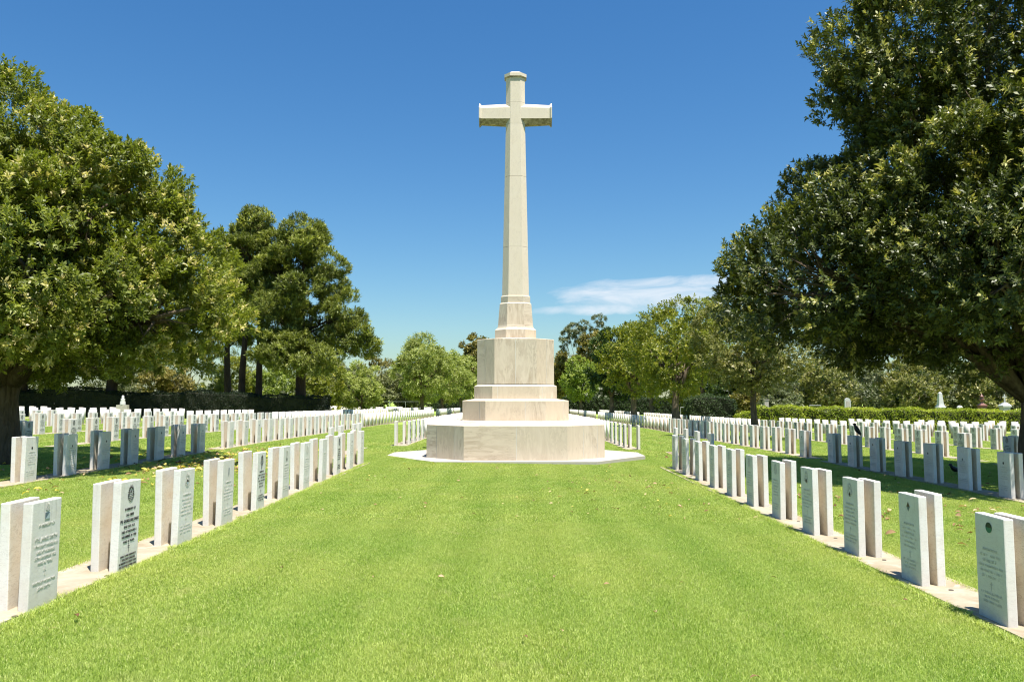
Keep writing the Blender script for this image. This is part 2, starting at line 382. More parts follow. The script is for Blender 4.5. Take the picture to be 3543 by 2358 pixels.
# ------------------------------------------------------------------ memorial cross
cross = empty('memorial_cross', (CX, CY, .062), 'tall pale limestone cross on a stepped eight sided base in the middle of the lawn', 'memorial cross')
def to_local(me, root):
    me.transform(Matrix.Translation(-Vector(root.location)))
def ring_part(name, rings, mats, joints=None, gap=.007, topcap=True, matidx=0, panels=None):
    """rings: list of 8-point loops from bottom to top. joints: {side: [fractions]} panel joints on vertical walls (first band)."""
    bm = bmesh.new(); lay = bm.faces.layers.float.new('lv')
    for a, b in zip(rings, rings[1:]):
        vert = abs((a[0] - b[0]).xy.length) < .02 * abs(a[0].z - b[0].z) + 1e-6
        for j in range(8):
            a0, a1, b0, b1 = a[j], a[(j + 1) % 8], b[j], b[(j + 1) % 8]
            fr = [0] + (joints.get(j, []) if (joints and vert) else []) + [1]
            ln = (a1 - a0).length
            for q, (f0, f1) in enumerate(zip(fr, fr[1:])):
                g0 = gap / ln if f0 > 0 else 0; g1 = gap / ln if f1 < 1 else 0
                vs = [bm.verts.new(p) for p in (a0.lerp(a1, f0 + g0), a0.lerp(a1, f1 - g1), b0.lerp(b1, f1 - g1), b0.lerp(b1, f0 + g0))]
                f = bm.faces.new(vs); f[lay] = (panels or {}).get((j, q), random.random()); f.material_index = matidx
                if f1 < 1:     # mortar set 5 mm back
                    n_ = (a1 - a0).cross(Vector((0, 0, 1))).normalized()
                    ins = -n_ * .004
                    vs = [bm.verts.new(p + ins) for p in (a0.lerp(a1, f1 - g1 * 1.5), a0.lerp(a1, f1 + g1 * 1.5), b0.lerp(b1, f1 + g1 * 1.5), b0.lerp(b1, f1 - g1 * 1.5))]
                    f = bm.faces.new(vs); f.material_index = 1; f[lay] = .1
    if topcap:
        f = bm.faces.new([bm.verts.new(p) for p in rings[-1]]); f[lay] = .3; f.material_index = matidx
    me = bm_mesh(name, bm); to_local(me, cross)
    return link(name, me, mats, cross)
ST = [(2.443, 1.352, .062, .961, 1.497, .825, 1.068), (1.497, .825, 1.066, 1.613, 1.174, .649, 1.668), (1.174, .649, 1.666, 2.023, 1.097, .59, 2.075), (1.097, .59, 2.073, 3.352, .60, .28, 3.408)]
JN = [{0: [.507], 7: [.28, .75], 1: [.42, .80], 2: [.5], 3: [.5], 4: [.5], 5: [.5], 6: [.5]},
      {0: [.66], 7: [.75], 1: [.75], 3: [.4], 5: [.5]},
      {0: [.12], 7: [], 1: [.2], 3: [.4]},
      {0: [.5], 7: [.46], 1: [.55], 2: [.5], 3: [.5], 4: [.5], 5: [.5], 6: [.5]}]
# octo() index 0 = front face, 1 = front right splay, 7 = front left splay
PN = {0: {(0, 0): .55, (0, 1): .335, (7, 0): .95, (7, 1): .34, (7, 2): .629, (1, 0): .335, (1, 1): .85, (1, 2): .34},
      1: {(0, 0): .335, (0, 1): .85, (7, 0): .34, (7, 1): .85, (1, 0): .34}, 2: {(0, 0): .34, (0, 1): .335},
      3: {(0, 0): .85, (0, 1): .629, (7, 0): .4, (7, 1): .629, (1, 0): .34, (1, 1): .85}}
for q, (W1, F1, z0, z1, W2, F2, z2) in enumerate(ST):
    e = .012
    rings = [octo(W1, F1, W1, z0), octo(W1, F1, W1, z1 - e), octo(W1 - e, F1 - e * .41, W1 - e, z1), octo(W2 - .05, F2 - .02, W2 - .05, z2)]
    random.seed(20 + q * 3)
    ring_part('step' if q < 3 else 'plinth', rings, [LIME, MORTAR], JN[q], panels=PN.get(q))
def sh(W_, r_, z, dr=.86): return octo(W_, W_ * r_, W_ * dr, z)
random.seed(5)
ring_part('shaft_base', [sh(.60, .463, 3.40), sh(.60, .463, 3.655), sh(.585, .463, 3.672), sh(.545, .47, 3.70), sh(.522, .48, 3.74), sh(.510, .485, 3.80), sh(.462, .52, 4.425), sh(.430, .52, 4.455), sh(.428, .52, 4.64), sh(.398, .515, 4.665)], [LIME, MORTAR])
zz = [4.66, 6.10, 8.21, 9.81]
def wz(z): return .394 + (z - 4.66) / (9.81 - 4.66) * (.286 - .394)
prev = None
for a, b in zip(zz, zz[1:]):
    rings = []
    for z, t_ in ((a + .002, 0), (a + .008, 1), (b - .006, 1), (b, 0)):
        w_ = wz(z) - (0 if t_ else .005); rings.append(sh(w_, .53, z))
    ring_part('shaft', rings, [SHAFT, MORTAR])
ring_part('shaft', [sh(.2865, .53, 9.812), sh(.284, .53, 10.455), sh(.280, .53, 10.462), sh(.2835, .53, 10.468), sh(.280, .53, 11.18)], [SHAFT, MORTAR])
ring_part('cap', [sh(.282, .53, 11.18), sh(.288, .53, 11.205), sh(.305, .53, 11.232), sh(.331, .50, 11.25), sh(.331, .50, 11.345), sh(.22, .50, 11.405)], [SHAFT, MORTAR])
def arm(sgn):
    bm = bmesh.new(); lay = bm.faces.layers.float.new('lv'); rings = []
    for x, hh, fh, dd in ((.10, .322, .17, .238), (.30, .318, .169, .236), (1.0, .278, .160, .214), (1.02, .284, .160, .22), (1.045, .312, .16, .245), (1.058, .338, .16, .262), (1.085, .338, .16, .262)):
        fd = dd - (hh - fh)
        fd = max(.06, fd)
        zc = 10.13
        pts = [(-dd, -fh), (-fd, -hh), (fd, -hh), (dd, -fh), (dd, fh), (fd, hh), (-fd, hh), (-dd, fh)]
        rings.append([bm.verts.new((CX + sgn * x, CY + y, zc + z)) for y, z in pts])
    for a, b in zip(rings, rings[1:]):
        for j in range(8): bm.faces.new((a[j], a[(j + 1) % 8], b[(j + 1) % 8], b[j]))
    bm.faces.new(rings[-1])
    bmesh.ops.recalc_face_normals(bm, faces=bm.faces[:])
    me = bm_mesh('arm', bm); to_local(me, cross); link('arm', me, SHAFT, cross)
arm(-1); arm(1)

# ------------------------------------------------------------------ headstones
def stone_mesh(seed, w=.38, t_=.080, h=.80):
    r_ = random.Random(seed); bm = bmesh.new()
    vs, fs = add_box(bm, -t_ / 2, t_ / 2, -w / 2, w / 2, -.03, h)
    for v in vs[4:]: v.co.z += r_.uniform(-.002, .002)
    bevel_all(bm, .009, 2)
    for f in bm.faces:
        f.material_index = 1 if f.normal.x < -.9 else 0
    me = bm_mesh('headstone', bm); me.materials.append(MARBLE); me.materials.append(MBACK); return me
SM = [stone_mesh(k, .38, .076, .80 + .004 * (k - 2)) for k in range(5)]
BLACK = simple('black_letter_paint', (.022, .020, .020), .7, .3, 40)
ENGR = simple('cut_letter_shadow', (.60, .585, .53), .9, .2, 40)
TF = Matrix(((0, 0, 1, 0), (1, 0, 0, 0), (0, 1, 0, 0), (0, 0, 0, 1)))     # text x -> +Y, text y -> +Z, text normal -> +X
def text_mesh(lines, t_=.080, ext=.0008):
    """lines: (text, z centre, cap height, max width)"""
    bmA = bmesh.new()
    for s_, z, hgt, mw in lines:
        cu = bpy.data.curves.new('inscription', 'FONT'); cu.body = s_; cu.size = hgt / .70; cu.align_x = 'CENTER'; cu.extrude = ext; cu.resolution_u = 2
        cu.offset = hgt * .012
        ob = bpy.data.objects.new('inscription', cu); me = bpy.data.meshes.new_from_object(ob)
        ws = [v.co.x for v in me.vertices]; w_ = max(ws) - min(ws); k = min(1, mw / w_)
        me.transform(Matrix.Translation((t_ / 2 + .0004, 0, z)) @ TF @ Matrix.Diagonal((k, 1, 1, 1)) @ Matrix.Translation((0, -hgt / 2, 0)))
        bmA.from_mesh(me); bpy.data.objects.remove(ob); bpy.data.curves.remove(cu); bpy.data.meshes.remove(me)
    return bm_mesh('inscription', bmA)
def poly_plate(bm, pts, z0=.0002, th=.0012, xo=.040):
    a = [bm.verts.new((xo + z0, u, w_)) for u, w_ in pts]; b = [bm.verts.new((xo + z0 + th, u, w_)) for u, w_ in pts]
    n_ = len(pts)
    try:
        bm.faces.new(b)
        for j in range(n_): bm.faces.new((a[j], a[(j + 1) % n_], b[(j + 1) % n_], b[j]))
    except ValueError: pass
def stroke(bm, p, q, w_):
    p = Vector(p); q = Vector(q); d = (q - p); n_ = Vector((-d.y, d.x)).normalized() * w_ / 2
    poly_plate(bm, [tuple(p - n_), tuple(q - n_), tuple(q + n_), tuple(p + n_)])
def arc(bm, c, r_, a0, a1, w_, n_=12, ry=None):
    ry = ry or r_
    pts = [(c[0] + r_ * math.cos(R(a0 + (a1 - a0) * k / n_)), c[1] + ry * math.sin(R(a0 + (a1 - a0) * k / n_))) for k in range(n_ + 1)]
    for p, q in zip(pts, pts[1:]): stroke(bm, p, q, w_)
def emblem_mesh(cz=.685, s=1.0, bold=1.0):
    """half sun of pointed rays round an arch, a crown in it, and scrolls below"""
    bm = bmesh.new(); c = (0, cz)
    for k in range(15):
        a = R(-25 + 230 * k / 14); r1 = .036 * s; r2 = (.062 if k % 2 == 0 else .055) * s; dw = R(6.5)
        P0 = [(c[0] + r1 * .8 * math.cos(a - dw), c[1] + r1 * math.sin(a - dw)), (c[0] + r2 * .82 * math.cos(a), c[1] + r2 * math.sin(a)), (c[0] + r1 * .8 * math.cos(a + dw), c[1] + r1 * math.sin(a + dw))]
        poly_plate(bm, P0)
    arc(bm, c, .027 * s, -20, 200, .006 * s * bold, 14, .034 * s)
    arc(bm, (0, cz + .002), .012 * s, 0, 180, .003 * s, 8); stroke(bm, (-.014 * s, cz), (.014 * s, cz), .0035 * s); stroke(bm, (0, cz + .012 * s), (0, cz + .022 * s), .003 * s)
    stroke(bm, (-.007 * s, cz + .002), (-.004 * s, cz + .012 * s), .002 * s); stroke(bm, (.007 * s, cz + .002), (.004 * s, cz + .012 * s), .002 * s)
    for sgn in (-1, 1):
        arc(bm, (sgn * .026 * s, cz - .018 * s), .018 * s, 20, 200, .004 * s * bold, 8, .010 * s)
        arc(bm, (sgn * .016 * s, cz - .030 * s), .020 * s, 180, 350, .004 * s * bold, 8, .010 * s)
        stroke(bm, (sgn * .045 * s, cz - .012 * s), (sgn * .042 * s, cz - .040 * s), .004 * s)
    arc(bm, (0, cz - .030 * s), .036 * s, 200, 340, .005 * s * bold, 12, .030 * s)
    arc(bm, (0, cz - .024 * s), .028 * s, 205, 335, .003 * s, 12, .026 * s)
    stroke(bm, (-.03 * s, cz - .024 * s), (.03 * s, cz - .024 * s), .003 * s)
    bmesh.ops.recalc_face_normals(bm, faces=bm.faces[:])
    return bm_mesh('emblem', bm)
def cross_glyph(bm, z, h=.06):
    stroke(bm, (0, z - h / 2), (0, z + h / 2), .004); stroke(bm, (-.014, z + h * .22), (.014, z + h * .22), .004)
    for p in ((0, z + h / 2), (-.014, z + h * .22), (.014, z + h * .22)): stroke(bm, (p[0] - .003, p[1]), (p[0] + .003, p[1]), .006)
def worn_lines(seed, first=True, n_=7, z=.53):
    """lettering too small or too worn to read: rows of short strokes under the opening words"""
    r_ = random.Random(seed); bm = bmesh.new()
    if first:
        me = text_mesh([('IN MEMORY OF', z, .019, .20)]); bm.from_mesh(me); bpy.data.meshes.remove(me)
    z -= .045
    for k in range(n_):
        if k == 5:
            cross_glyph(bm, z - .03); z -= .085; continue
        hw = r_.uniform(.09, .155); hh = .021 if k == 1 else .016; u = -hw
        while u < hw:
            if r_.random() < .14: u += .012; continue
            st_ = r_.choice((0, 1, 2, 3))
            if st_ in (0, 1): stroke(bm, (u, z - hh / 2), (u, z + hh / 2), .003)
            if st_ in (1, 2): stroke(bm, (u, z + (hh / 2 if st_ == 1 else 0)), (u + .007, z + (hh / 2 if st_ == 1 else 0)), .0028)
            if st_ in (2, 3): stroke(bm, (u + .001, z - hh / 2), (u + .007, z + hh / 2), .003)
            if r_.random() < .5: stroke(bm, (u, z - hh / 2), (u + .007, z - hh / 2), .0026)
            u += r_.uniform(.0095, .0125)
        z -= .040 if k < 5 else .033
    bmesh.ops.recalc_face_normals(bm, faces=bm.faces[:])
    return bm_mesh('inscription', bm)
EMB = emblem_mesh(.690, 1.3, .65); EMB.materials.append(BLACK)
EMBE = EMB.copy(); EMBE.materials.clear(); EMBE.materials.append(ENGR)
INB = [worn_lines(k, True, 9) for k in range(3)]; INE = [worn_lines(k + 10, True, 9) for k in range(3)]
for m_ in INB: m_.materials.append(BLACK)
for m_ in INE: m_.materials.append(ENGR)
HOL = text_mesh([('IN MEMORY OF', .545, .021, .20), ('NO. 8898', .492, .024, .15), ('PTE. GEORGE HOLLOWAY.', .440, .028, .35), ('BASE COY. A.I.F.', .388, .021, .25),
                 ('DIED AT BEDFORD P.', .342, .021, .30), ('DECEMBER 20 1920', .298, .023, .29), ('AGED 33 YEARS.', .252, .021, .22),
                 ('DEARLY LOVED HUSBAND OF', .124, .016, .29), ('E. HOLLOWAY. ENGLAND.', .092, .018, .27), ('HIS MEMORY IS AS FRESH TODAY', .061, .016, .33), ('AS IN THE HOUR HE PASSED AWAY', .030, .016, .33)])
bm = bmesh.new(); bm.from_mesh(HOL); cross_glyph(bm, .190, .075); HOL = bm_mesh('inscription', bm); HOL.materials.append(BLACK)
SMI = text_mesh([('IN MEMORY OF', .618, .021, .22), ('PTE. JAMES SMITH', .515, .026, .32), ('11TH LIGHT HORSE A.I.F.', .463, .020, .33), ('DIED AT ADELAIDE', .418, .019, .25),
                 ('30TH DECEMBER 1920', .376, .020, .31), ('AGED 42 YEARS', .334, .019, .20), ('ERECTED BY HIS BROTHER', .190, .017, .33), ('JOHN SMITH', .145, .021, .17)])
bm = bmesh.new(); bm.from_mesh(SMI); cross_glyph(bm, .262, .06); SMI = bm_mesh('inscription', bm); SMI.materials.append(ENGR)
# small two-colour unit patches
PC = {n_: simple('patch_' + n_, c, .5, .15, 30) for n_, c in dict(black=(.015, .015, .018), darkgreen=(.02, .05, .03), midgreen=(.03, .17, .11), brown=(.09, .055, .035), slate=(.13, .18, .21), paleblue=(.42, .50, .54), navy=(.015, .025, .08), blue=(.12, .22, .33)).items()}
def patch_mesh(shape, c1, c2, z, s=.03, u=0):
    bm = bmesh.new(); n0 = 0
    def half(pts, mi):
        nonlocal n0
        poly_plate(bm, pts); bm.faces.ensure_lookup_table()
        for f in bm.faces[n0:]: f.material_index = mi
        n0 = len(bm.faces)
    if shape == 'circle':
        half([(u + s * math.cos(R(a)), z + s * math.sin(R(a))) for a in range(0, 181, 15)], 0)
        half([(u + s * math.cos(R(a)), z + s * math.sin(R(a))) for a in range(180, 361, 15)], 1)
    elif shape == 'diamond':
        half([(u - s * .8, z), (u + s * .8, z), (u, z + s * 1.2)], 0); half([(u, z - s * 1.2), (u + s * .8, z), (u - s * .8, z)], 1)
    elif shape == 'diamond_side':
        half([(u, z - s), (u, z + s), (u - s * .8, z)], 0); half([(u, z + s), (u, z - s), (u + s * .8, z)], 1)
    elif shape == 'flag':
        half([(u - s * 1.25, z - s), (u + s * 1.25, z + s), (u - s * 1.25, z + s)], 0); half([(u - s * 1.25, z - s), (u + s * 1.25, z - s), (u + s * 1.25, z + s)], 1)
    elif shape == 'bar':
        half([(u - s * .25, z - s), (u, z - s), (u, z + s), (u - s * .25, z + s)], 0); half([(u, z - s), (u + s * .25, z - s), (u + s * .25, z + s), (u, z + s)], 1)
    else:
        half([(u - s, z - s * .8), (u, z - s * .8), (u, z + s * .8), (u - s, z + s * .8)], 0); half([(u, z - s * .8), (u + s, z - s * .8), (u + s, z + s * .8), (u, z + s * .8)], 1)
    bmesh.ops.recalc_face_normals(bm, faces=bm.faces[:])
    me = bm_mesh('colour_patch', bm); me.materials.append(PC[c1]); me.materials.append(PC[c2]); return me
PM = {'circle_green': patch_mesh('circle', 'darkgreen', 'midgreen', .70, .040), 'circle_blue': patch_mesh('circle', 'black', 'paleblue', .66, .026), 'circle_dark': patch_mesh('circle', 'black', 'black', .60, .022),
      'diamond': patch_mesh('diamond', 'brown', 'slate', .69, .036), 'diamond_small': patch_mesh('diamond_side', 'black', 'brown', .635, .026), 'flag': patch_mesh('flag', 'slate', 'paleblue', .680, .024),
      'square': patch_mesh('rect', 'black', 'navy', .60, .024), 'bar': patch_mesh('bar', 'slate', 'slate', .655, .045), 'diamond_low': patch_mesh('diamond', 'black', 'black', .57, .022), 'circle_red': patch_mesh('circle', 'black', 'brown', .645, .024)}
ORD = 'first second third fourth fifth sixth seventh eighth ninth tenth eleventh twelfth thirteenth fourteenth fifteenth sixteenth seventeenth eighteenth nineteenth twentieth'.split()
ORD += ['twenty-' + o for o in ORD[:9]] + ['thirtieth'] + ['thirty-' + o for o in ORD[:9]]
GRP = 'white marble headstones in paired rows'
cand = []
for (s, i), B in blocks.items():
    sg = -1 if s == 'L' else 1
    for bi, b in enumerate(B):
        vis = 0
        for k, y in enumerate(b):
            for role in (0, 1):
                off = .040 + (.172 if s == 'L' else .158) * role
                x = rx(s, i, y) + sg * off
                if bi > 1 and abs(x) / y < .02: continue
                vis_ok = VISIBLE(x, y)
                if role == 0 and vis_ok: vis += 1
                cand.append(dict(s=s, i=i, bi=bi, k=k, y=y, x=x, role=role, vis=vis_ok, n=max(vis, 1), sg=sg))
    if i == 1:
        y = 27.2; x = rx(s, 1, y) + sg * (.038 + .30); cand.append(dict(s=s, i=1, bi=9, k=0, y=y, x=x, role=1, vis=True, n=1, sg=sg, lone=True))
# short single rows beside the cross
for s, xx, ys_ in (('L', -4.95, (21.4, 22.6, 24.4, 25.2)), ('R', 5.0, (20.6, 22.2, 23.8, 25.4))):
    for q, y in enumerate(ys_): cand.append(dict(s=s, i=0, bi=0, k=q, y=y, x=xx + (0 if s == 'L' else .02 * q), role=0, vis=True, n=q + 1, sg=-1 if s == 'L' else 1))
    tagx = (xx - .18, xx + .18, ys_[0] - .6, ys_[-1] + .6)
    bm = bmesh.new(); strip_prism(bm, *tagx); bmesh.ops.recalc_face_normals(bm, faces=bm.faces[:])
    o = link('concrete_strip', bm_mesh('concrete_strip', bm), STRIP); tag(o, kind='structure'); strip_rects.append(tagx)
vis = [c for c in cand if c['vis'] and not (abs(c['x']) < 4.2 and c['y'] > 33)]
vis.sort(key=lambda c: math.hypot(c['x'], c['y']))
ind = vis[:300]; indset = set(id(c) for c in ind)
def place_stone(c):
    s, i, role, sg = c['s'], c['i'], c['role'], c['sg']
    x, y = c['x'], c['y']; rr = random.Random(hash((s == 'L', i, c['bi'], c['k'], role)) & 0xffff)
    o = bpy.data.objects.new('headstone', SM[rr.randrange(5)]); COL.objects.link(o)
    rot = 0 if s == 'L' else math.pi
    if role == 1: rot += math.pi
    lean = .008
    o.location = (x + rr.uniform(-.006, .006), y + rr.uniform(-.02, .02), zg(x, y) + .028)
    ly = (-.012 if s == 'L' else -.004)
    o.rotation_euler = (rr.uniform(-lean, lean), -ly + rr.uniform(-.007, .007) if s == 'L' else rr.uniform(-.006, .010), rot + rr.uniform(-.02, .02))
    o.scale = (1, 1, rr.uniform(.985, 1.02))
    side = 'left' if s == 'L' else 'right'
    rowname = {1: 'front row', 2: 'second row', 3: 'third row', 4: 'fourth row', 5: 'fifth row', 6: 'sixth row', 7: 'seventh row', 8: 'eighth row'}.get(i, 'short row')
    blk = {0: 'near block', 1: 'far block', 2: 'farther block'}.get(c['bi'], 'far block')
    which = 'lawn-side' if role == 0 else 'outer'
    if c.get('lone'): lab = f'lone white headstone starting the {side} front row just beyond the cross'
    elif i == 0: lab = f'{ORD[c["n"]-1]} single headstone of the short {side} row beside the cross'
    else: lab = f'{which} headstone, {ORD[c["n"]-1]} visible pair, {rowname} on the {side}, {blk}'
    tag(o, lab, 'headstone', GRP)
    o['_k'] = 0; del o['_k']
    if role == 0 or i == 0:
        def child(nm, me):
            q = bpy.data.objects.new(nm, me); COL.objects.link(q); q.parent = o
        kk = c['k']
        if i == 1 and c['bi'] == 0:
            kk -= 1
            if s == 'L':
                if kk == 1: child('inscription', HOL); child('emblem', EMB)
                elif kk == 0: child('inscription', SMI); child('emblem', EMBS); child('colour_patch', PM['flag'])
                elif kk == 4: child('inscription', INB[0]); child('emblem', EMB); child('colour_patch', PM['diamond_low2'])
                elif kk == 8: child('inscription', INB[1]); child('emblem', EMB)
                else:
                    child('inscription', INE[kk % 3]); 
                    pm = {2: 'circle_blue', 3: 'bar', 5: 'square', 9: 'circle_dark', 10: 'diamond_small'}.get(kk)
                    if pm: child('colour_patch', PM[pm])
                    if kk in (2, 5, 6): child('emblem', EMBE)
            else:
                child('inscription', INE[kk % 3])
                pm = {0: 'circle_green', 1: 'diamond', 2: 'diamond_small', 3: 'circle_red'}.get(kk)
                if pm: child('colour_patch', PM[pm])
                if kk >= 2: child('emblem', EMBE)
        elif i == 2 and c['bi'] == 0:
            child('inscription', INE[kk % 3]); child('colour_patch', PM[['square', 'circle_dark', 'diamond_low', 'circle_dark', 'diamond_small', 'circle_red'][kk % 6]])
        elif i in (0, 2):
            child('inscription', INE[kk % 3])
            if rr.random() < .6: child('colour_patch', PM[rr.choice(['circle_dark', 'square', 'diamond_low'])])
        else:
            child('inscription', INB[kk % 3]); child('emblem', EMB)
            if rr.random() < .5: child('colour_patch', PM[rr.choice(['circle_low', 'square_low'])])
EMBS = emblem_mesh(.750, .55); EMBS.materials.append(ENGR)
PM['diamond_low2'] = patch_mesh('diamond', 'black', 'slate', .585, .024)
PM['circle_low'] = patch_mesh('circle', 'black', 'black', .595, .016); PM['square_low'] = patch_mesh('rect', 'black', 'navy', .595, .016)
for c in ind: place_stone(c)
# everything farther: one object
V = []; Fq = []; 
rest = [c for c in cand if id(c) not in indset and c['y'] > 4]
rest = [c for c in rest if abs(c['x']) / c['y'] < .80 and c['y'] > 8]
SIGN = np.array([[x, y, z] for z in (0, 1) for x, y in ((-1, -1), (1, -1), (1, 1), (-1, 1))], float)
FB = np.array([(0, 3, 2, 1), (4, 5, 6, 7), (0, 1, 5, 4), (1, 2, 6, 5), (2, 3, 7, 6), (3, 0, 4, 7)])
mi = []
for q, c in enumerate(rest):
    h_ = .80 + rng.uniform(-.015, .02); a = rng.uniform(-.015, .015)
    p = SIGN * (.040, .19, h_); p[:, 2] -= .02 * (1 - SIGN[:, 2])
    p = np.stack([p[:, 0] * math.cos(a) - p[:, 1] * math.sin(a) + c['x'], p[:, 0] * math.sin(a) + p[:, 1] * math.cos(a) + c['y'] + rng.uniform(-.02, .02), p[:, 2] + zg(c['x'], c['y']) + .028], -1)
    V.append(p); Fq.append(FB + 8 * q)
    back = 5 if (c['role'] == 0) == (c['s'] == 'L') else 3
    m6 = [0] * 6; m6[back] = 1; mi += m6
me = mesh_np('headstones', np.concatenate(V), np.concatenate(Fq)); me.polygons.foreach_set('material_index', np.array(mi, dtype=np.int32))
far = link('headstones', me, [MARBLE, MBACK]); tag(far, 'dense far rows of small white headstones fading into the distance', 'headstones', kind='stuff')

# small bronze vent caps set in the two nearest strips
CAPM = simple('bronze_cap', (.16, .13, .10), .6, .2, 20, .4, .4)
for s in 'LR':
    for k in range(1, 6):
        y = 6.2 + P * (k - 1) - .34; x = rx(s, 1, y) + (-.02 if s == 'L' else .20)
        bm = bmesh.new(); bmesh.ops.create_cone(bm, cap_ends=True, segments=14, radius1=.022, radius2=.020, depth=.006)
        o = link('drain_cap', bm_mesh('drain_cap', bm), CAPM, None, (x, y, zg(x, y) + .034))
        tag(o, f'{ORD[k-1]} small round metal cap set in the concrete of the {"left" if s == "L" else "right"} front row', 'cap', 'metal caps in the concrete strips')

# ------------------------------------------------------------------ foliage generators
def unit(v): return v / np.maximum(np.linalg.norm(v, axis=-1, keepdims=True), 1e-9)
def leaf_quads(Pn, D, Nn, L, Wd, fold=.18):
    S = unit(np.cross(D, Nn)); Nn = np.cross(S, D)
    L = L[:, None]; Wd = Wd[:, None]
    mid = Pn + D * L * .45 + Nn * Wd * fold
    V_ = np.stack([Pn, mid + S * Wd / 2, Pn + D * L - Nn * L * .06, mid - S * Wd / 2], 1).reshape(-1, 3)
    F_ = np.arange(len(Pn) * 4).reshape(-1, 4)
    return V_, F_
def crown_arrays(blobs, seed, lumps=40, tufts=10, leaves=14, L=.1, Wf=.4, lr=.5, up=.35, twig=.22, tipp=.12, squash=1.0, inner=.1, droop=0, spread=.9, shell=.8, lj=.32):
    g = np.random.default_rng(seed); B = np.array([(b[0], b[1], b[2], b[3], b[4] if len(b) > 4 else b[3] * squash) for b in blobs])
    r0 = B[:, 3].mean(); PL = []; OL = []
    for b in B:
        n_ = max(4, int(lumps * (b[3] / r0) ** 2))
        d = unit(g.normal(size=(n_, 3)))
        rr_ = g.uniform(.78, 1.04, n_)[:, None]
        # inner filling
        ii = g.random(n_) < inner; rr_[ii] *= g.uniform(.3, .7, (ii.sum(), 1))
        p = b[:3] + d * rr_ * np.array([b[3], b[3], b[4]])
        # drop lumps buried in other blobs
        q = np.ones(n_, bool)
        for o_ in B:
            if o_ is b: continue
            e = (p - o_[:3]) / np.array([o_[3], o_[3], o_[4]])
            q &= (np.linalg.norm(e, axis=1) > .62) | (g.random(n_) < .12)
        PL.append(p[q]); OL.append(d[q])
    p = np.concatenate(PL); o_ = np.concatenate(OL); nL = len(p)
    lrr = g.uniform(.6, 1.35, nL) * lr
    # tufts round each lump, outward half
    T = np.repeat(p, tufts, 0); TO = np.repeat(o_, tufts, 0); lr2 = np.repeat(lrr, tufts)[:, None]
    lump_v = np.repeat(g.random(nL), tufts)
    d = unit(g.normal(size=T.shape)); flip = (d * TO).sum(1) < -.2; d[flip] *= -1
    T = T + d * lr2 * np.where(g.random((len(T), 1)) < shell, g.uniform(.82, 1.06, (len(T), 1)), g.uniform(.2, .8, (len(T), 1))) * np.array([1, 1, .72])
    tw = unit(TO * .55 + d * .45 + np.array([0, 0, up]) + g.normal(size=T.shape) * .28 + np.array([0, 0, -droop]))
    tipv = (g.random(len(T)) < tipp * np.where(lump_v > .68, 2.4, .35))
    # leaves
    Pn = np.repeat(T, leaves, 0); D0 = np.repeat(tw, leaves, 0)
    tt = np.tile(np.linspace(0, 1, leaves), len(T))
    ax = unit(np.cross(D0, np.tile([.13, .31, .94], (len(D0), 1)))); bx = np.cross(D0, ax)
    ang = np.tile(np.arange(leaves) * 2.4, len(T)) + np.repeat(g.uniform(0, 6.28, len(T)), leaves)
    rad = ax * np.cos(ang)[:, None] + bx * np.sin(ang)[:, None]
    Pn = Pn + D0 * (tt * twig)[:, None] + rad * .01
    sp = spread * (1.15 - .75 * tt)[:, None]
    D = unit(D0 * .6 + rad * sp + g.normal(size=rad.shape) * lj + np.array([0, 0, -droop * .6]))
    Nn = unit(D0 * .8 - rad * .3 + np.array([0, 0, .5]) + g.normal(size=rad.shape) * .25)
    LL = L * g.uniform(.7, 1.25, len(D)); WW = LL * Wf * g.uniform(.8, 1.2, len(D))
    V_, F_ = leaf_quads(Pn, D, Nn, LL, WW)
    tip = np.repeat(tipv, leaves) & (tt > .35)
    lv = np.clip(g.random(len(D)) * .45 + np.repeat(lump_v, leaves) * .3, 0, .8)
    lv = np.where(tip, g.uniform(.82, 1, len(D)), lv)
    return V_, F_, lv, p
def limbs(bm, base, h0, r0, targets, sides=8, trunk_top=None, sub=None, wob=.15, seed=1):
    r_ = random.Random(seed); base = Vector(base); top = Vector(trunk_top) if trunk_top else base + Vector((0, 0, h0))
    n_ = 5; pts = [base.lerp(top, k / n_) + Vector((r_.uniform(-1, 1), r_.uniform(-1, 1), 0)) * wob * .3 * (0 if k == 0 else 1) for k in range(n_ + 1)]
    rad = [r0 * (1.45 if k == 0 else (1.1 if k == 1 else 1 - .06 * k)) for k in range(n_ + 1)]
    pts[0] = pts[0] - Vector((0, 0, .15))
    tube(bm, pts, rad, 12)
    for t_ in targets:
        t_ = Vector(t_); d = t_ - top; st = top - Vector((0, 0, r_.uniform(.0, .35) * h0 * .4)); mid = []
        for k in range(6):
            f = k / 5; p_ = st.lerp(t_, f) + Vector((0, 0, math.sin(f * math.pi) * d.length * .08)) + Vector([r_.uniform(-wob, wob) for _ in range(3)]) * (0 if k == 0 else 1)
            mid.append(p_)
        r1 = r0 * .55 * min(1, 2.5 / max(1, d.length)) + r0 * .12
        tube(bm, mid, [r1 * (1 - .85 * k / 5) + .01 for k in range(6)], 6)
        if sub is not None and len(sub):
            near_ = sorted(sub, key=lambda q: (Vector(q) - t_).length)[:9]
            for q in near_[::2]:
                q = Vector(q); m2 = t_.lerp(q, .5) + Vector([r_.uniform(-.1, .1) for _ in range(3)])
                tube(bm, [mid[3], t_.lerp(mid[3], .5) * .5 + m2 * .5, q], [r1 * .35 + .008, r1 * .25 + .006, .006], 4)
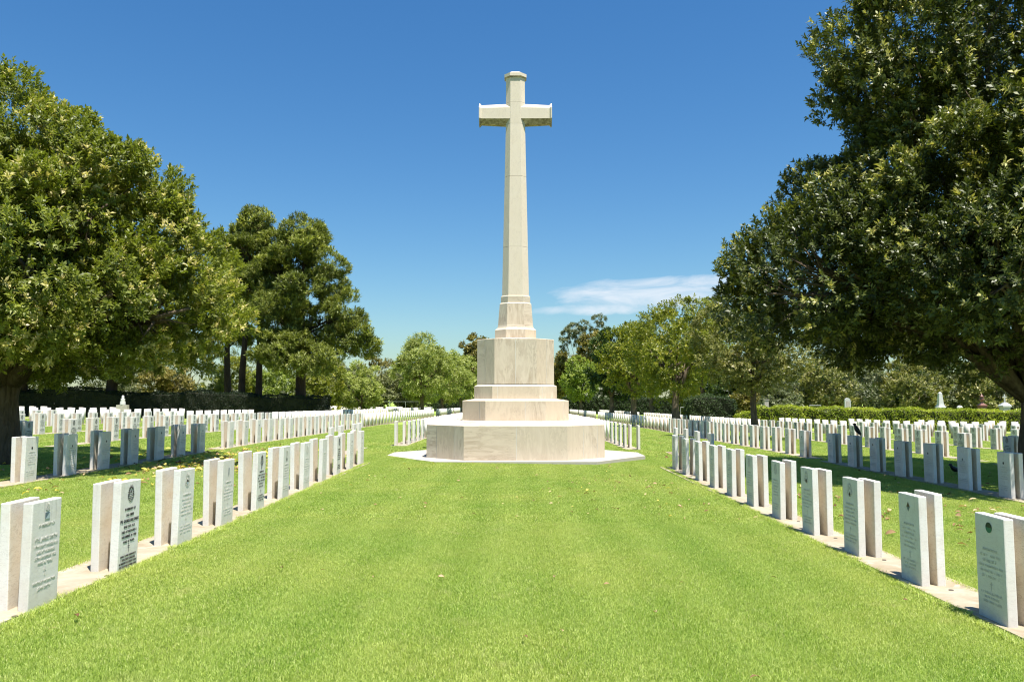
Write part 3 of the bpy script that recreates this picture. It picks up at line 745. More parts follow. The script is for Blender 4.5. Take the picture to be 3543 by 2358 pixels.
def make_tree(name, label, cat, base, trunk_h, r0, blobs, leafm, barkm, seed, group=None, trunk_top=None, trunks=None, ntargets=None, **kw):
    bx, by = base; z0 = zg(bx, by); root = empty(name, (bx, by, z0), label, cat, group)
    V_, F_, lv, lp = crown_arrays(blobs, seed, **kw)
    off = np.array([bx, by, z0])
    link('crown', mesh_np('crown', V_ - off, F_, lv), leafm, root)
    bm = bmesh.new(); tg = [Vector(b[:3]) - Vector(off) for b in blobs]
    if ntargets: tg = tg[:ntargets]
    sub = [tuple(q - off) for q in lp[:: max(1, len(lp) // 400)]] if r0 > .2 else None
    limbs(bm, (0, 0, 0), trunk_h, r0, tg, trunk_top=trunk_top, sub=sub, seed=seed)
    link('trunk', bm_mesh('trunk', bm, True), barkm, root)
    return root
FIG_L = leaf_mat('glossy_olive_leaf', [(0, (.075, .095, .012)), (.4, (.17, .20, .028)), (.78, (.30, .32, .05)), (.84, (.44, .40, .13)), (1, (.62, .53, .27))], .48, .4, .28)
FIG_R = leaf_mat('glossy_dark_leaf', [(0, (.035, .048, .012)), (.4, (.085, .105, .019)), (.78, (.165, .185, .032)), (.84, (.34, .34, .08)), (1, (.52, .46, .17))], .46, .45, .18)
YEL = leaf_mat('yellow_green_leaf', [(0, (.09, .115, .012)), (.4, (.19, .21, .022)), (.8, (.30, .30, .034)), (1, (.44, .38, .07))], .42, .4, .28)
OLV = leaf_mat('grey_olive_leaf', [(0, (.09, .10, .022)), (.4, (.20, .205, .05)), (.8, (.34, .31, .11)), (1, (.50, .44, .24))], .45, .4, .22)
DKG = leaf_mat('deep_green_leaf', [(0, (.024, .046, .012)), (.5, (.055, .092, .018)), (1, (.13, .17, .035))], .45, .4, .2)
BRG = leaf_mat('bright_green_leaf', [(0, (.12, .165, .025)), (.5, (.25, .31, .05)), (1, (.42, .46, .12))], .45, .4, .3)
PEP = leaf_mat('pepper_leaf', [(0, (.15, .17, .04)), (.5, (.32, .36, .09)), (.8, (.46, .50, .17)), (1, (.60, .60, .30))], .5, .3, .3)
GUM = leaf_mat('gum_leaf', [(0, (.075, .09, .045)), (.5, (.16, .18, .08)), (1, (.30, .31, .17))], .5, .35, .2)
GUMO = leaf_mat('ochre_gum_leaf', [(0, (.09, .085, .022)), (.5, (.22, .19, .042)), (1, (.38, .32, .09))], .5, .35, .2)
SCR = leaf_mat('scrub_leaf', [(0, (.09, .10, .045)), (.5, (.20, .21, .085)), (1, (.36, .34, .16))], .55, .3, .2)
PIN = leaf_mat('pine_needles', [(0, (.06, .078, .020)), (.45, (.18, .205, .044)), (.8, (.33, .35, .080)), (1, (.44, .45, .13))], .5, .3, .22)

# ------------------------------------------------------------------ the two big trees in front
LB = [(-12.4, 17.6, 6.9, 1.95), (-10.4, 17.4, 6.2, 1.75), (-8.95, 17.4, 5.0, 1.5), (-8.0, 17.4, 3.75, 1.2), (-9.6, 15.6, 4.4, 1.65), (-11.5, 15.0, 4.6, 1.8), (-12, 15.2, 6.1, 1.7), (-13.8, 16.5, 5.5, 2.1),
      (-9.3, 19.6, 5, 1.8), (-11.8, 20.2, 5.4, 2.1), (-14, 19, 4.2, 1.9), (-10.5, 15.7, 3.5, 1.3), (-8.4, 16.3, 3.3, 1.05), (-12.6, 14.6, 3.4, 1.4), (-8.4, 19.1, 3.4, 1.2), (-15, 16.5, 3.8, 1.6), (-11.4, 16.6, 7.0, 1.4), (-11.2, 15.7, 5.7, 1.5), (-9.2, 17.3, 5.9, 1.35), (-12.2, 15.6, 3.9, 1.3), (-9.8, 17.0, 6.5, 1.1), (-10.6, 18.2, 3.4, 1.4), (-7.3, 17.2, 3.15, .95), (-9.7, 17.6, 3.2, 1.2)]
LB = [(b[0], b[1], b[2] + (.35 if b[2] < 3.7 else 0), b[3]) for b in LB]
make_tree('broadleaf_tree', 'big olive green broadleaf tree with pale leaf tips filling the left edge', 'tree', (-11.65, 18.2), 1.9, .36, LB, FIG_L, BARK, 3, lumps=36, tufts=52, leaves=16, L=.105, Wf=.46, lr=.58, twig=.20, tipp=.16, up=.65, inner=.42)
RB = [(10.6, 18, 10.6, 2.2), (9.2, 17.8, 9.2, 1.7), (8.5, 17.9, 8.9, 1.3), (12.5, 17, 9, 2.5), (8.5, 17.8, 5.8, 1.6), (6.8, 17.8, 4.6, 1.4), (5.7, 17.8, 4.0, 1.0), (6.2, 17.5, 4.6, 1.1), (6.5, 17.9, 3.7, 1.2), (7.3, 17.6, 5.2, 1.25), (7.2, 17, 3.7, 1.35), (9.2, 15.8, 5.1, 1.9), (11.5, 14.9, 6.6, 2.2), (11, 15.6, 4.0, 1.7),
      (13.5, 15.4, 4.6, 2.2), (13.8, 18, 7, 2.5), (9, 20.4, 5, 2.1), (11.5, 21.0, 6, 2.3), (10.3, 16.6, 7.6, 1.8), (13, 19, 11.4, 2.3), (15.5, 18, 5, 2.4), (8.6, 19.2, 3.6, 1.4), (13, 21, 3.8, 1.5), (8.3, 19.8, 6.0, 1.4), (9.3, 14.9, 3.6, 1.2), (11.6, 18.4, 3.5, 1.3), (9.6, 17.6, 3.4, 1.3), (6.1, 17.4, 3.3, .9)]
RB = [(b[0], b[1], b[2] + (.55 if b[2] < 4.05 and b[0] > 6 else 0), b[3]) for b in RB]
make_tree('broadleaf_tree', 'towering dark glossy broadleaf tree overhanging the right edge and its rows', 'tree', (11.8, 18.4), 2.0, .28, RB, FIG_R, BARK, 4, lumps=40, tufts=50, leaves=16, L=.11, Wf=.44, lr=.66, twig=.20, tipp=.12, up=.6, inner=.38)

def auto_blobs(cx_, cy_, z0, z1, rx_, seed, n_=9, r=None, shape='round'):
    g = random.Random(seed); out_ = []
    h = (z1 - z0) / 2; zc = (z0 + z1) / 2; r = r or min(rx_, h) * .52
    for k in range(n_):
        a = k * 2.4 + g.uniform(-.4, .4); f = (k + .5) / n_; zz_ = -1 + 2 * f
        rad = math.sqrt(max(.05, 1 - zz_ * zz_)) if shape == 'round' else (1 - f) * .9 + .15
        rr = r * g.uniform(.8, 1.15)
        out_.append((cx_ + math.cos(a) * rad * max(0, rx_ - rr) * g.uniform(.75, 1.05), cy_ + math.sin(a) * rad * max(0, rx_ - rr), zc + zz_ * max(0.1, h - rr), rr))
    return out_
TG = 'trees standing among the far rows and hedges'
def bg_tree(kind, label, x, y, z0, z1, rx_, leafm, seed, barkm=BARK, L=.12, lumps=26, tufts=9, leaves=10, n_=10, trunk_h=None, r0=.22, cat='tree', extra=(), shape='round', **kw):
    g0 = zg(x, y)
    bl = auto_blobs(x, y, z0, z1, rx_, seed, n_, shape=shape) + list(extra)
    d_ = dict(lr=rx_ * .20, twig=L * 1.6, inner=.15, Wf=.5, tipp=.08); d_.update(kw)
    return make_tree(kind, label, cat, (x, y), trunk_h if trunk_h else (z0 - g0) + .6, r0, bl, leafm, barkm, seed, TG, lumps=int(lumps * .55), tufts=tufts * 2, leaves=leaves, L=L, ntargets=7, **d_)
bg_tree('broadleaf_tree', 'pale grey-olive tree with thin trunk, nearest of the line behind the right rows', 11.3, 38, 1.9, 6.5, 2.7, OLV, 11, L=.13, lumps=40, tufts=10, leaves=11, n_=13, r0=.17)
bg_tree('broadleaf_tree', 'large yellow-green round tree with forked trunk behind the right rows', 11.4, 57, 2.0, 8.7, 3.5, YEL, 12, L=.17, lumps=44, tufts=10, leaves=11, n_=14, r0=.30)
bg_tree('broadleaf_tree', 'yellow-olive tree left of the large yellow-green one, its trunk behind shaded stones', 11.0, 74.5, 2.0, 8.6, 3.2, YEL, 13, L=.22, lumps=36, n_=12, r0=.30)
bg_tree('broadleaf_tree', 'dark green tree between the bright round tree and the yellow-olive tree', 12.0, 100, 1.5, 10.4, 2.7, DKG, 14, L=.28, lumps=30, n_=11, r0=.32)
bg_tree('broadleaf_tree', 'small bright green round tree right beside the cross base', 10.9, 135, 1.6, 8.4, 3.1, BRG, 15, L=.32, lumps=30, n_=10, r0=.26)
bg_tree('pepper_tree', 'feathery light green tree standing left of the cross behind the rows', -10.45, 89, 1.6, 8.8, 3.0, PEP, 16, L=.26, lumps=40, tufts=10, n_=12, r0=.24, droop=.5, up=-.1, Wf=.3)
bg_tree('pepper_tree', 'light green tree just left of the cross base, behind the feathery one', -9.6, 104, 1.6, 8.1, 3.4, PEP, 17, L=.28, lumps=36, n_=11, r0=.24, droop=.4, up=-.1, Wf=.35)
bg_tree('pepper_tree', 'pale green tree partly hidden by the cross base', -8.9, 128, 1.4, 8.6, 3.6, PEP, 18, L=.32, lumps=34, n_=10, r0=.26, droop=.3, up=0., Wf=.4)
# tall gums behind
bg_tree('gum_tree', 'tall ochre-green gum showing above the left corner of the cross plinth', -8.3, 172, 4, 15.8, 3.6, GUMO, 19, BARKG, L=.5, lumps=22, n_=11, r0=.3)
def gum_open(label, x, y, blobs, seed, m_=GUM):
    make_tree('gum_tree', label, 'tree', (x, y), 7, .28, blobs, m_, BARKG, seed, TG, lumps=9, tufts=12, leaves=9, L=.36, Wf=.3, lr=.38, twig=.4, inner=.1, squash=.8, droop=.3, up=.1)
gum_open('tall thin gum with open airy crown clumps against the sky right of the cross', 13.5, 172, [(10.6, 172, 14.4, .9), (11.4, 172, 15.9, 1.0), (12.6, 172, 16.9, 1.2), (13.6, 172, 15.9, .9), (14.6, 172, 17.6, .9), (15.3, 172, 16.9, .6), (18.0, 172, 18.9, 1.1), (19.3, 172, 17.6, .7), (17.2, 172, 17.2, .5), (13.9, 172, 13.6, .9), (10.4, 172, 12.9, .6)], 21)
bg_tree('gum_tree', 'ochre-tinted gum below the thin airy gum', 16.2, 165, 4, 15.0, 3.6, GUMO, 22, BARKG, L=.5, lumps=22, n_=11, r0=.3)
bg_tree('gum_tree', 'dark ochre gum low behind the small bright round tree', 10.8, 178, 2, 12.3, 3.6, GUMO, 23, BARKG, L=.5, lumps=20, n_=9, r0=.3)
bg_tree('pine_tree', 'bright green pine top showing above the yellow-green tree', 21.5, 92, 4, 13.2, 3.6, PIN, 24, BARKP, L=.3, lumps=24, n_=9, r0=.3)
bg_tree('broadleaf_tree', 'olive tree filling the gap behind the yellow-olive tree', 16.3, 96, 1.5, 10.8, 3.8, YEL, 25, L=.28, lumps=24, n_=10, r0=.3)

# ------------------------------------------------------------------ pines behind the left hedge
def pine(label, x, y, z0, z1, rx_, seed, extra=(), n_=16, trunks=((0, 0),), r0=.33):
    g = random.Random(seed); bl = []
    for k in range(n_):
        f = (k + .5) / n_; a = k * 2.4 + g.uniform(-.5, .5); z = z0 + (z1 - z0) * f
        rad = rx_ * (.55 + .45 * math.sin(math.pi * min(1, f * .9 + .12))) * (.95 if f < .85 else .55)
        r_ = rx_ * g.uniform(.27, .38)
        bl.append((x + math.cos(a) * max(0, rad - r_) * 1.05, y + math.sin(a) * max(0, rad - r_), z - r_ * .3, r_, r_ * .66))
    bl += list(extra); z_g = zg(x, y)
    root = empty('pine_tree', (x, y, z_g), label, 'tree', 'pines behind the left hedge')
    off = np.array([x, y, z_g])
    V_, F_, lv, lp = crown_arrays(bl, seed, lumps=14, tufts=40, leaves=11, L=.30, Wf=.24, lr=.72, up=1.1, twig=.26, tipp=.1, inner=.1, spread=.7, shell=.9)
    link('crown', mesh_np('crown', V_ - off, F_, lv), PIN, root)
    bm = bmesh.new()
    for tx, ty in trunks:
        top = Vector((tx * .4, ty, z1 - z_g - 1.0)); n2 = 8
        pts = [Vector((tx + (top.x - tx) * k / n2 + g.uniform(-.12, .12) * (k > 0), ty + g.uniform(-.1, .1), (top.z + .15) * k / n2 - .15)) for k in range(n2 + 1)]
        tube(bm, pts, [r0 * (1.15 - k / n2) + .03 for k in range(n2 + 1)], 9)
        for b in bl:
            t_ = Vector(b[:3]) - Vector(off); zs = max(1.5, t_.z - g.uniform(.6, 1.8)); f = min(.98, (zs + .15) / (top.z + .15)); st = pts[0].lerp(pts[-1], f)
            tube(bm, [st, st.lerp(t_, .5) + Vector((0, 0, -.1)), t_], [.10, .07, .03], 5)
            for _ in range(3):
                e = t_ + Vector([g.uniform(-1, 1) * b[3] * .8 for _ in range(2)] + [g.uniform(-.2, .5) * b[4]]); tube(bm, [st.lerp(t_, .6), e], [.045, .012], 4)
    link('trunk', bm_mesh('trunk', bm, True), BARKP, root)
pine('broad bright-topped pine, rightmost above the dark left hedge', -17.6, 65, 5.2, 16.1, 4.2, 31, n_=19, r0=.40, extra=[(-17.6, 61.6, 5.0, 1.7, 1.0), (-19.4, 62.2, 5.6, 1.5, 1.0), (-13.6, 64, 6.6, 1.5, .9), (-12.8, 64.5, 5.7, 1.1, .8), (-15.6, 62, 4.6, 1.4, .9), (-14.0, 64, 8.4, 1.4, .9), (-19.0, 63, 7.8, 1.3, .9)])
pine('tall slender twin-stemmed pine left of the broad bright-topped one', -22.4, 67, 9.6, 17.4, 3.0, 32, n_=12, trunks=((-.6, 0), (.85, .3)), r0=.26)
pine('blue-green pine half hidden by the big left tree', -25.4, 70, 7, 15.6, 2.3, 33, n_=11, r0=.28)
pine('shadowed pine over the left hedge, behind the big left tree', -32, 63, 4.2, 12, 4.6, 34, n_=12, r0=.42, extra=[(-30, 60.5, 5, 1.8, 1.2), (-34, 60.5, 5, 1.8, 1.2), (-26.8, 60.5, 5.2, 1.7, 1.2)])
pine('dark pine with stout leaning trunk farthest left behind the hedge', -38.5, 62, 4.0, 12, 4.4, 35, n_=11, r0=.5, extra=[(-37, 59.5, 5, 1.8, 1.2), (-41, 60, 5, 1.8, 1.2)])
# ------------------------------------------------------------------ hedges
def hedge(label, x0, x1, y0, y1, htop, leafm, seed, dens=260, L=.09, lump=.06, cat='hedge'):
    """box of leaves over a solid twiggy core; htop(x) gives the height above ground"""
    g = np.random.default_rng(seed); z0f = lambda x: zgn(x, (y0 + y1) / 2)
    root = empty('hedge', ((x0 + x1) / 2, (y0 + y1) / 2, zg((x0 + x1) / 2, (y0 + y1) / 2)), label, cat, 'clipped hedges round the cemetery')
    n_ = int((x1 - x0) / .5) + 1; X = np.linspace(x0, x1, n_); H = htop(X); in_ = .12
    bm = bmesh.new(); rings = []
    for x, h in zip(X, H):
        xx = min(max(x, x0 + in_), x1 - in_); zb = float(z0f(np.array(x)))
        rings.append([bm.verts.new(v) for v in ((xx, y0 + in_, zb - .1), (xx, y0 + in_, zb + h - in_ * 1.6), (xx, y0 + in_ * 2, zb + h - in_), (xx, y1 - in_ * 2, zb + h - in_), (xx, y1 - in_, zb + h - in_ * 1.6), (xx, y1 - in_, zb - .1))])
    for a, b in zip(rings, rings[1:]):
        for j in range(5): bm.faces.new((a[j], a[j + 1], b[j + 1], b[j]))
    bm.faces.new(rings[0]); bm.faces.new(rings[-1][::-1]); bmesh.ops.recalc_face_normals(bm, faces=bm.faces[:])
    core = bm_mesh('twigs', bm); core.transform(Matrix.Translation(-root.location)); link('twigs', core, TWIG, root)
    Ps = []; Ns = []
    def add(n2, f, nrm):
        u = g.random(n2); v = g.random(n2); p = f(u, v); Ps.append(p); Ns.append(np.tile(nrm, (n2, 1)))
    hm = H.mean(); ln = x1 - x0; dp = y1 - y0
    hx = lambda x: np.interp(x, X, H)
    def fr(yv): 
        def f(u, v): x = x0 + ln * u; return np.stack([x, np.full_like(x, yv), z0f(x) + hx(x) * v], -1)
        return f
    add(int(ln * hm * dens), fr(y0), (0, -1, .15)); add(int(ln * hm * dens * .4), fr(y1), (0, 1, .15))
    add(int(ln * dp * dens), lambda u, v: (lambda x: np.stack([x, y0 + dp * v, z0f(x) + hx(x) - .05 * np.abs(v - .5) ** 2], -1))(x0 + ln * u), (0, 0, 1))
    for xe, s_ in ((x0, -1), (x1, 1)):
        add(int(dp * hm * dens), lambda u, v, xe=xe: np.stack([np.full_like(u, xe), y0 + dp * u, z0f(xe) + float(hx(xe)) * v], -1), (s_, 0, .15))
    p = np.concatenate(Ps); nn = np.concatenate(Ns)
    ph = g.uniform(0, 6, 6)
    bumpv = lump * (np.sin(p[:, 0] * 2.1 + ph[0]) + np.sin(p[:, 0] * 5.3 + p[:, 2] * 4 + ph[1]) + np.sin(p[:, 2] * 6.1 + p[:, 1] * 5 + ph[2]) * .7)
    p = p + nn * (bumpv + g.normal(size=len(p)) * .03)[:, None] - nn * .04
    D = unit(nn * .5 + g.normal(size=p.shape) * .6 + np.array([0, 0, .35])); Nn = unit(nn + np.array([0, 0, .55]) + g.normal(size=p.shape) * .45)
    LL = L * g.uniform(.7, 1.3, len(p))
    V_, F_ = leaf_quads(p, D, Nn, LL, LL * .55)
    lv = np.clip(g.random(len(p)) * .7 + .3 * (np.sin(p[:, 0] * 1.3 + ph[3]) * .5 + .5), 0, 1)
    link('foliage', mesh_np('foliage', V_ - np.array(root.location), F_, lv), leafm, root)
    return root
TWIG = simple('dark_twigs', (.022, .024, .014), .95, .3, 20)
HDK = leaf_mat('dark_cypress', [(0, (.006, .012, .006)), (.5, (.012, .022, .009)), (1, (.03, .045, .017))], .55, .25, .1)
HBR = leaf_mat('bright_hedge_leaf', [(0, (.13, .17, .014)), (.4, (.28, .33, .026)), (.8, (.42, .46, .05)), (1, (.56, .54, .12))], .4, .4, .28)
HMD = leaf_mat('mid_hedge_leaf', [(0, (.022, .042, .014)), (.5, (.045, .075, .024)), (1, (.10, .135, .05))], .5, .3, .15)
hedge('long tall near-black clipped hedge across the left background', -46, -14.6, 61.2, 63.2,
      lambda x: 1.86 + .42 * np.exp(-((x + 34.5) / 2.6) ** 2) + .22 * np.exp(-((x + 24) / 3.5) ** 2) + .35 * (x < -38) + .05 * np.sin(x * 1.7), HDK, 41, 240, .10)
hedge('bright yellow-green low hedge along the right background', 18.6, 45, 61.6, 62.8, lambda x: 1.58 + .05 * np.sin(x * 1.3) + .05 * np.sin(x * 3.1) + .06 * np.exp(-((x - 22) / 1.2) ** 2), HBR, 42, 330, .11, .05)
hedge('short bright end of hedge stepping down beside the dark rounded bush', 17.1, 18.5, 61.6, 62.6, lambda x: .95 + .3 * (x - 17.1), HBR, 43, 330, .11, .05)
hedge('dark rounded clipped bush at the left end of the bright hedge', 13.7, 17.3, 62.9, 65.5, lambda x: 2.15 + .25 * np.sin((x - 13.7) / 3.6 * math.pi), HMD, 44, 300, .10, .08)
hedge('long dark hedge closing the far right rows behind the tree trunks', 8.5, 34, 141, 143, lambda x: 2.95 + .08 * np.sin(x * 1.1), HMD, 45, 90, .2, .10)
hedge('dark far hedge behind the pepper trunks left of the cross', -15, -5.5, 146, 148, lambda x: 2.8 + .3 * np.sin(x * .7), HMD, 46, 90, .2, .12)

# ------------------------------------------------------------------ shrubs and trees closing the horizon
g = random.Random(77)
def shrub(label, x, y, h, w_, m_, seed, kind='shrub', L=.2, barkm=BARK, z0=None):
    zz_ = zg(x, y)
    bg_tree(kind, label, x, y, (z0 if z0 is not None else zz_ + .25), zz_ + h, w_, m_, seed, barkm, L=L, lumps=22, tufts=9, leaves=10, n_=10, trunk_h=max(.4, h * .25), r0=.10, cat='shrub' if kind == 'shrub' else 'tree', lr=w_ * .2)
# behind the left hedge (seen between trunks)
LEFTBACK = [(-44, 72, 6.5, 3.0, GUM, 'grey-green shrubby tree farthest left behind the dark hedge'), (-38, 76, 5.6, 3.0, GUM, 'pale grey shrub just right of the big left trunk, behind the hedge'), (-32.5, 74, 4.8, 2.8, GUMO, 'brownish shrub behind the middle of the dark hedge'),
            (-27.3, 76, 5.6, 2.7, YEL, 'yellow-green shrub behind the dark hedge below the blue-green pine'), (-23.6, 78, 5.0, 2.4, BRG, 'bright yellow-green shrub between the slender pine stems'), (-19.6, 79, 5.6, 2.6, YEL, 'leafy yellow-green shrub left of the broad pine trunk'), (-15.9, 82, 5.4, 2.4, PEP, 'light green shrub right of the broad pine trunk'),
            (-50, 80, 8.5, 4, DKG, 'dark tree mass beyond the left edge'), (-36, 88, 9, 4, DKG, 'dark tree deep behind the left hedge'), (-30, 92, 8.5, 4, GUM, 'grey tree deep behind the left hedge centre')]
for q, (x, y, h, w_, m_, lab) in enumerate(LEFTBACK): shrub(lab, x, y, h, w_, m_, 100 + q)
MID = [(-37.5, 152, 9.5, 4.6, SCR, 'olive scrub tree just right of the hedge end'), (-33.0, 160, 8.2, 4.4, GUM, 'grey-green scrub tree right of the broad pine'), (-29.5, 150, 7.4, 4.0, SCR, 'khaki scrub tree left of the brown-topped gum'), (-30.5, 172, 11.3, 4.6, GUMO, 'brown-topped gum rising over the far scrub'),
       (-26.0, 156, 7.0, 4.0, SCR, 'rounded khaki bush in the middle of the far scrub'), (-22.6, 165, 9.6, 4.6, GUM, 'grey gum behind the rounded khaki bush'), (-18.5, 158, 7.6, 4.2, SCR, 'khaki scrub tree left of the feathery pepper tree'), (-14, 165, 7.8, 4.5, GUM, 'grey scrub tree behind the pepper trunks'), (-25, 185, 9.8, 5, DKG, 'dark green tree far behind the khaki scrub'), (-9.0, 160, 6.5, 3.6, SCR, 'low scrub tree behind the cross base, left'), (-40, 176, 11, 5, GUM, 'far grey gum behind the hedge end')]
for q, (x, y, h, w_, m_, lab) in enumerate(MID): shrub(lab, x, y, h, w_, m_, 120 + q, 'scrub_tree', .38)
RIGHTB = [(9.0, 190, 11.5, 4.5, GUM, 'grey gum low beside the cross plinth on the right'), (21.5, 150, 9, 4.6, DKG, 'dark tree behind the far right hedge'), (27.5, 120, 8, 4.4, YEL, 'yellow-olive tree far behind the dark rounded bush'), (24.5, 84, 3.0, 2.0, GUMO, 'brownish shrub behind the dark rounded bush'),
          (26.5, 82, 3.4, 2.2, GUM, 'silvery grey shrub behind the bright hedge near the thin trunk'), (30, 92, 6.8, 3.4, GUM, 'olive tree with grey leaves, leftmost behind the bright hedge'), (34.5, 88, 6.6, 3.2, OLV, 'grey-green olive tree behind the arched white headstone'), (38.6, 90, 6.8, 3.3, GUM, 'silver olive tree behind the middle of the bright hedge'),
          (43, 87, 6.8, 3.3, OLV, 'olive tree behind the white obelisk'), (47.2, 90, 7.0, 3.4, GUM, 'dark olive tree right of the obelisk'), (51.5, 88, 7.0, 3.3, OLV, 'olive tree behind the red granite monument'), (56, 90, 7.2, 3.5, GUM, 'olive tree behind the white cross monument'), (61, 88, 7.4, 3.6, OLV, 'olive tree beyond the right edge trunk'),
          (33, 108, 9, 4.6, DKG, 'dark tree deep behind the olive trees, left'), (44, 108, 9.5, 5, DKG, 'dark tree deep behind the obelisk'), (56, 108, 10, 5, DKG, 'dark tree deep behind the right monuments'), (66, 96, 8, 4.5, DKG, 'dark tree at the far right edge'),
 (38, 100, 6, 4.2, DKG, 'dark low tree behind the silver olive'), (50, 101, 6.5, 4.4, DKG, 'dark low tree behind the olive right of the obelisk'), (62, 101, 6.5, 4.2, DKG, 'dark low tree behind the rightmost monument'), (27.5, 99, 6, 3.6, DKG, 'dark low tree behind the silvery shrub')]
for q, (x, y, h, w_, m_, lab) in enumerate(RIGHTB): shrub(lab, x, y, h, w_, m_, 140 + q, 'olive_tree' if q > 4 and m_ in (GUM, OLV) else 'broadleaf_tree', .26 if y < 95 else .4)

# far wire fence in front of the left scrub
STEEL = simple('galvanised_steel', (.42, .42, .42), .5, .15, 20, .5, .6)
fe = empty('wire_fence', (-24, 146, zg(-24, 146)), 'thin pale top rail of a wire fence in front of the far scrub', 'fence')
bm = bmesh.new(); add_box(bm, -17, 7, -.03, .03, 1.62, 1.67); link('top_rail', bm_mesh('top_rail', bm), STEEL, fe)
for q in range(9):
    bm = bmesh.new(); add_box(bm, -.035, .035, -.035, .035, -.1, 1.62); link('post', bm_mesh('post', bm), STEEL, fe, (-16.5 + q * 2.9, 0, 0))

# ------------------------------------------------------------------ monuments beyond the bright hedge
WM = simple('white_carved_marble', (.52, .52, .50), .6, .12, 6); RG = simple('red_granite', (.20, .085, .06), .35, .3, 60, .5); GS = simple('grey_sandstone', (.42, .38, .33), .8, .2, 9)
def prism(bm, w0, w1, z0, z1, d0=None, d1=None, mi=0):
    d0 = d0 or w0; d1 = d1 or w1
    a = [bm.verts.new((sx * w0 / 2, sy * d0 / 2, z0)) for sx, sy in ((-1, -1), (1, -1), (1, 1), (-1, 1))]; b = [bm.verts.new((sx * w1 / 2, sy * d1 / 2, z1)) for sx, sy in ((-1, -1), (1, -1), (1, 1), (-1, 1))]
    bm.faces.new(a[::-1]); bm.faces.new(b)
    for j in range(4): bm.faces.new((a[j], a[(j + 1) % 4], b[(j + 1) % 4], b[j]))
def lathe(bm, prof, seg=14):
    rings = [[bm.verts.new((r_ * math.cos(2 * math.pi * j / seg), r_ * math.sin(2 * math.pi * j / seg), z)) for j in range(seg)] for r_, z in prof]
    for a, b in zip(rings, rings[1:]):
        for j in range(seg): bm.faces.new((a[j], a[(j + 1) % seg], b[(j + 1) % seg], b[j]))
    bm.faces.new(rings[-1])
def at_px(x, y):        # ground spot from bearing
    return (x - 1187) / 1832 * y
my = 68.
def mon(name, label, px_, y=my):
    x = at_px(px_, y); return empty(name, (x, y, zg(x, y)), label, 'monument', 'old monuments beyond the bright hedge')
k = my / 1832
m1 = mon('obelisk', 'white marble obelisk on a square pedestal beyond the bright hedge', 2158)
bm = bmesh.new(); prism(bm, .8, .8, -.1, .5); prism(bm, .50, .49, .5, 1.72); prism(bm, .56, .64, 1.72, 1.80); prism(bm, .64, .54, 1.80, 1.90); link('pedestal', bm_mesh('pedestal', bm), WM, m1)
bm = bmesh.new(); prism(bm, .50, .42, 1.90, 2.06); prism(bm, .40, .24, 2.06, 2.98); prism(bm, .24, .04, 2.98, 3.10); link('shaft', bm_mesh('shaft', bm), WM, m1)
m2 = mon('arched_headstone', 'white arched headstone with grey panel, leftmost monument above the bright hedge', 1946)
bm = bmesh.new(); pts = [(-.24, 0), (.24, 0), (.24, 2.2), (.20, 2.34), (.12, 2.43), (0, 2.47), (-.12, 2.43), (-.20, 2.34), (-.24, 2.2)]
a = [bm.verts.new((x, -.1, z)) for x, z in pts]; b = [bm.verts.new((x, .1, z)) for x, z in pts]; bm.faces.new(a); bm.faces.new(b[::-1])
for j in range(len(pts)): bm.faces.new((a[j], b[j], b[(j + 1) % len(pts)], a[(j + 1) % len(pts)]))
bmesh.ops.recalc_face_normals(bm, faces=bm.faces[:]); link('slab', bm_mesh('slab', bm), WM, m2)
bm = bmesh.new(); add_box(bm, -.15, .15, -.112, -.103, .6, 2.2); link('panel', bm_mesh('panel', bm), GS, m2)
m3 = mon('urn_monument', 'red granite monument topped by an urn, between obelisk and white cross', 2253)
bm = bmesh.new(); prism(bm, .8, .8, -.1, .6); prism(bm, .52, .50, .6, 1.95); prism(bm, .62, .62, 1.95, 2.03); prism(bm, .56, .14, 2.03, 2.22); link('pedestal', bm_mesh('pedestal', bm), RG, m3)
bm = bmesh.new(); lathe(bm, [(.12, 2.2), (.08, 2.28), (.10, 2.34), (.20, 2.46), (.20, 2.56), (.09, 2.66), (.24, 2.74), (.10, 2.80), (.05, 2.92), (.01, 3.0)]); link('urn', bm_mesh('urn', bm, True), RG, m3)
m4 = mon('cross_monument', 'white pedestal monument with gabled top and small cross, rightmost', 2305)
bm = bmesh.new(); prism(bm, .9, .9, -.1, .6); prism(bm, .60, .58, .6, 1.90); prism(bm, .74, .74, 1.90, 2.02); prism(bm, .74, .34, 2.02, 2.24); link('pedestal', bm_mesh('pedestal', bm), WM, m4)
bm = bmesh.new(); add_box(bm, -.045, .045, -.045, .045, 2.24, 2.98); add_box(bm, -.17, .17, -.043, .043, 2.70, 2.80); add_box(bm, -.16, .16, -.1, .1, 2.24, 2.30); link('cross', bm_mesh('cross', bm), WM, m4)
bm = bmesh.new(); add_box(bm, -.16, .16, -.312, -.303, .8, 1.7); link('panel', bm_mesh('panel', bm), GS, m4)
m5 = mon('finial_monument', 'small rounded white carved finial just above the bright hedge', 2202)
bm = bmesh.new(); prism(bm, .4, .3, -.1, 1.5); lathe(bm, [(.10, 1.5), (.09, 1.62), (.20, 1.72), (.23, 1.82), (.16, 1.92), (.05, 1.97)]); link('finial', bm_mesh('finial', bm), WM, m5)
m6 = empty('stone_pillar', (at_px(1760, 66), 66, zg(at_px(1760, 66), 66)), 'plain grey square pillar behind the hedge right of the thin trunk', 'pillar')
bm = bmesh.new(); prism(bm, .36, .34, -.1, 2.15); prism(bm, .42, .42, 2.15, 2.22); link('block', bm_mesh('block', bm), GS, m6)
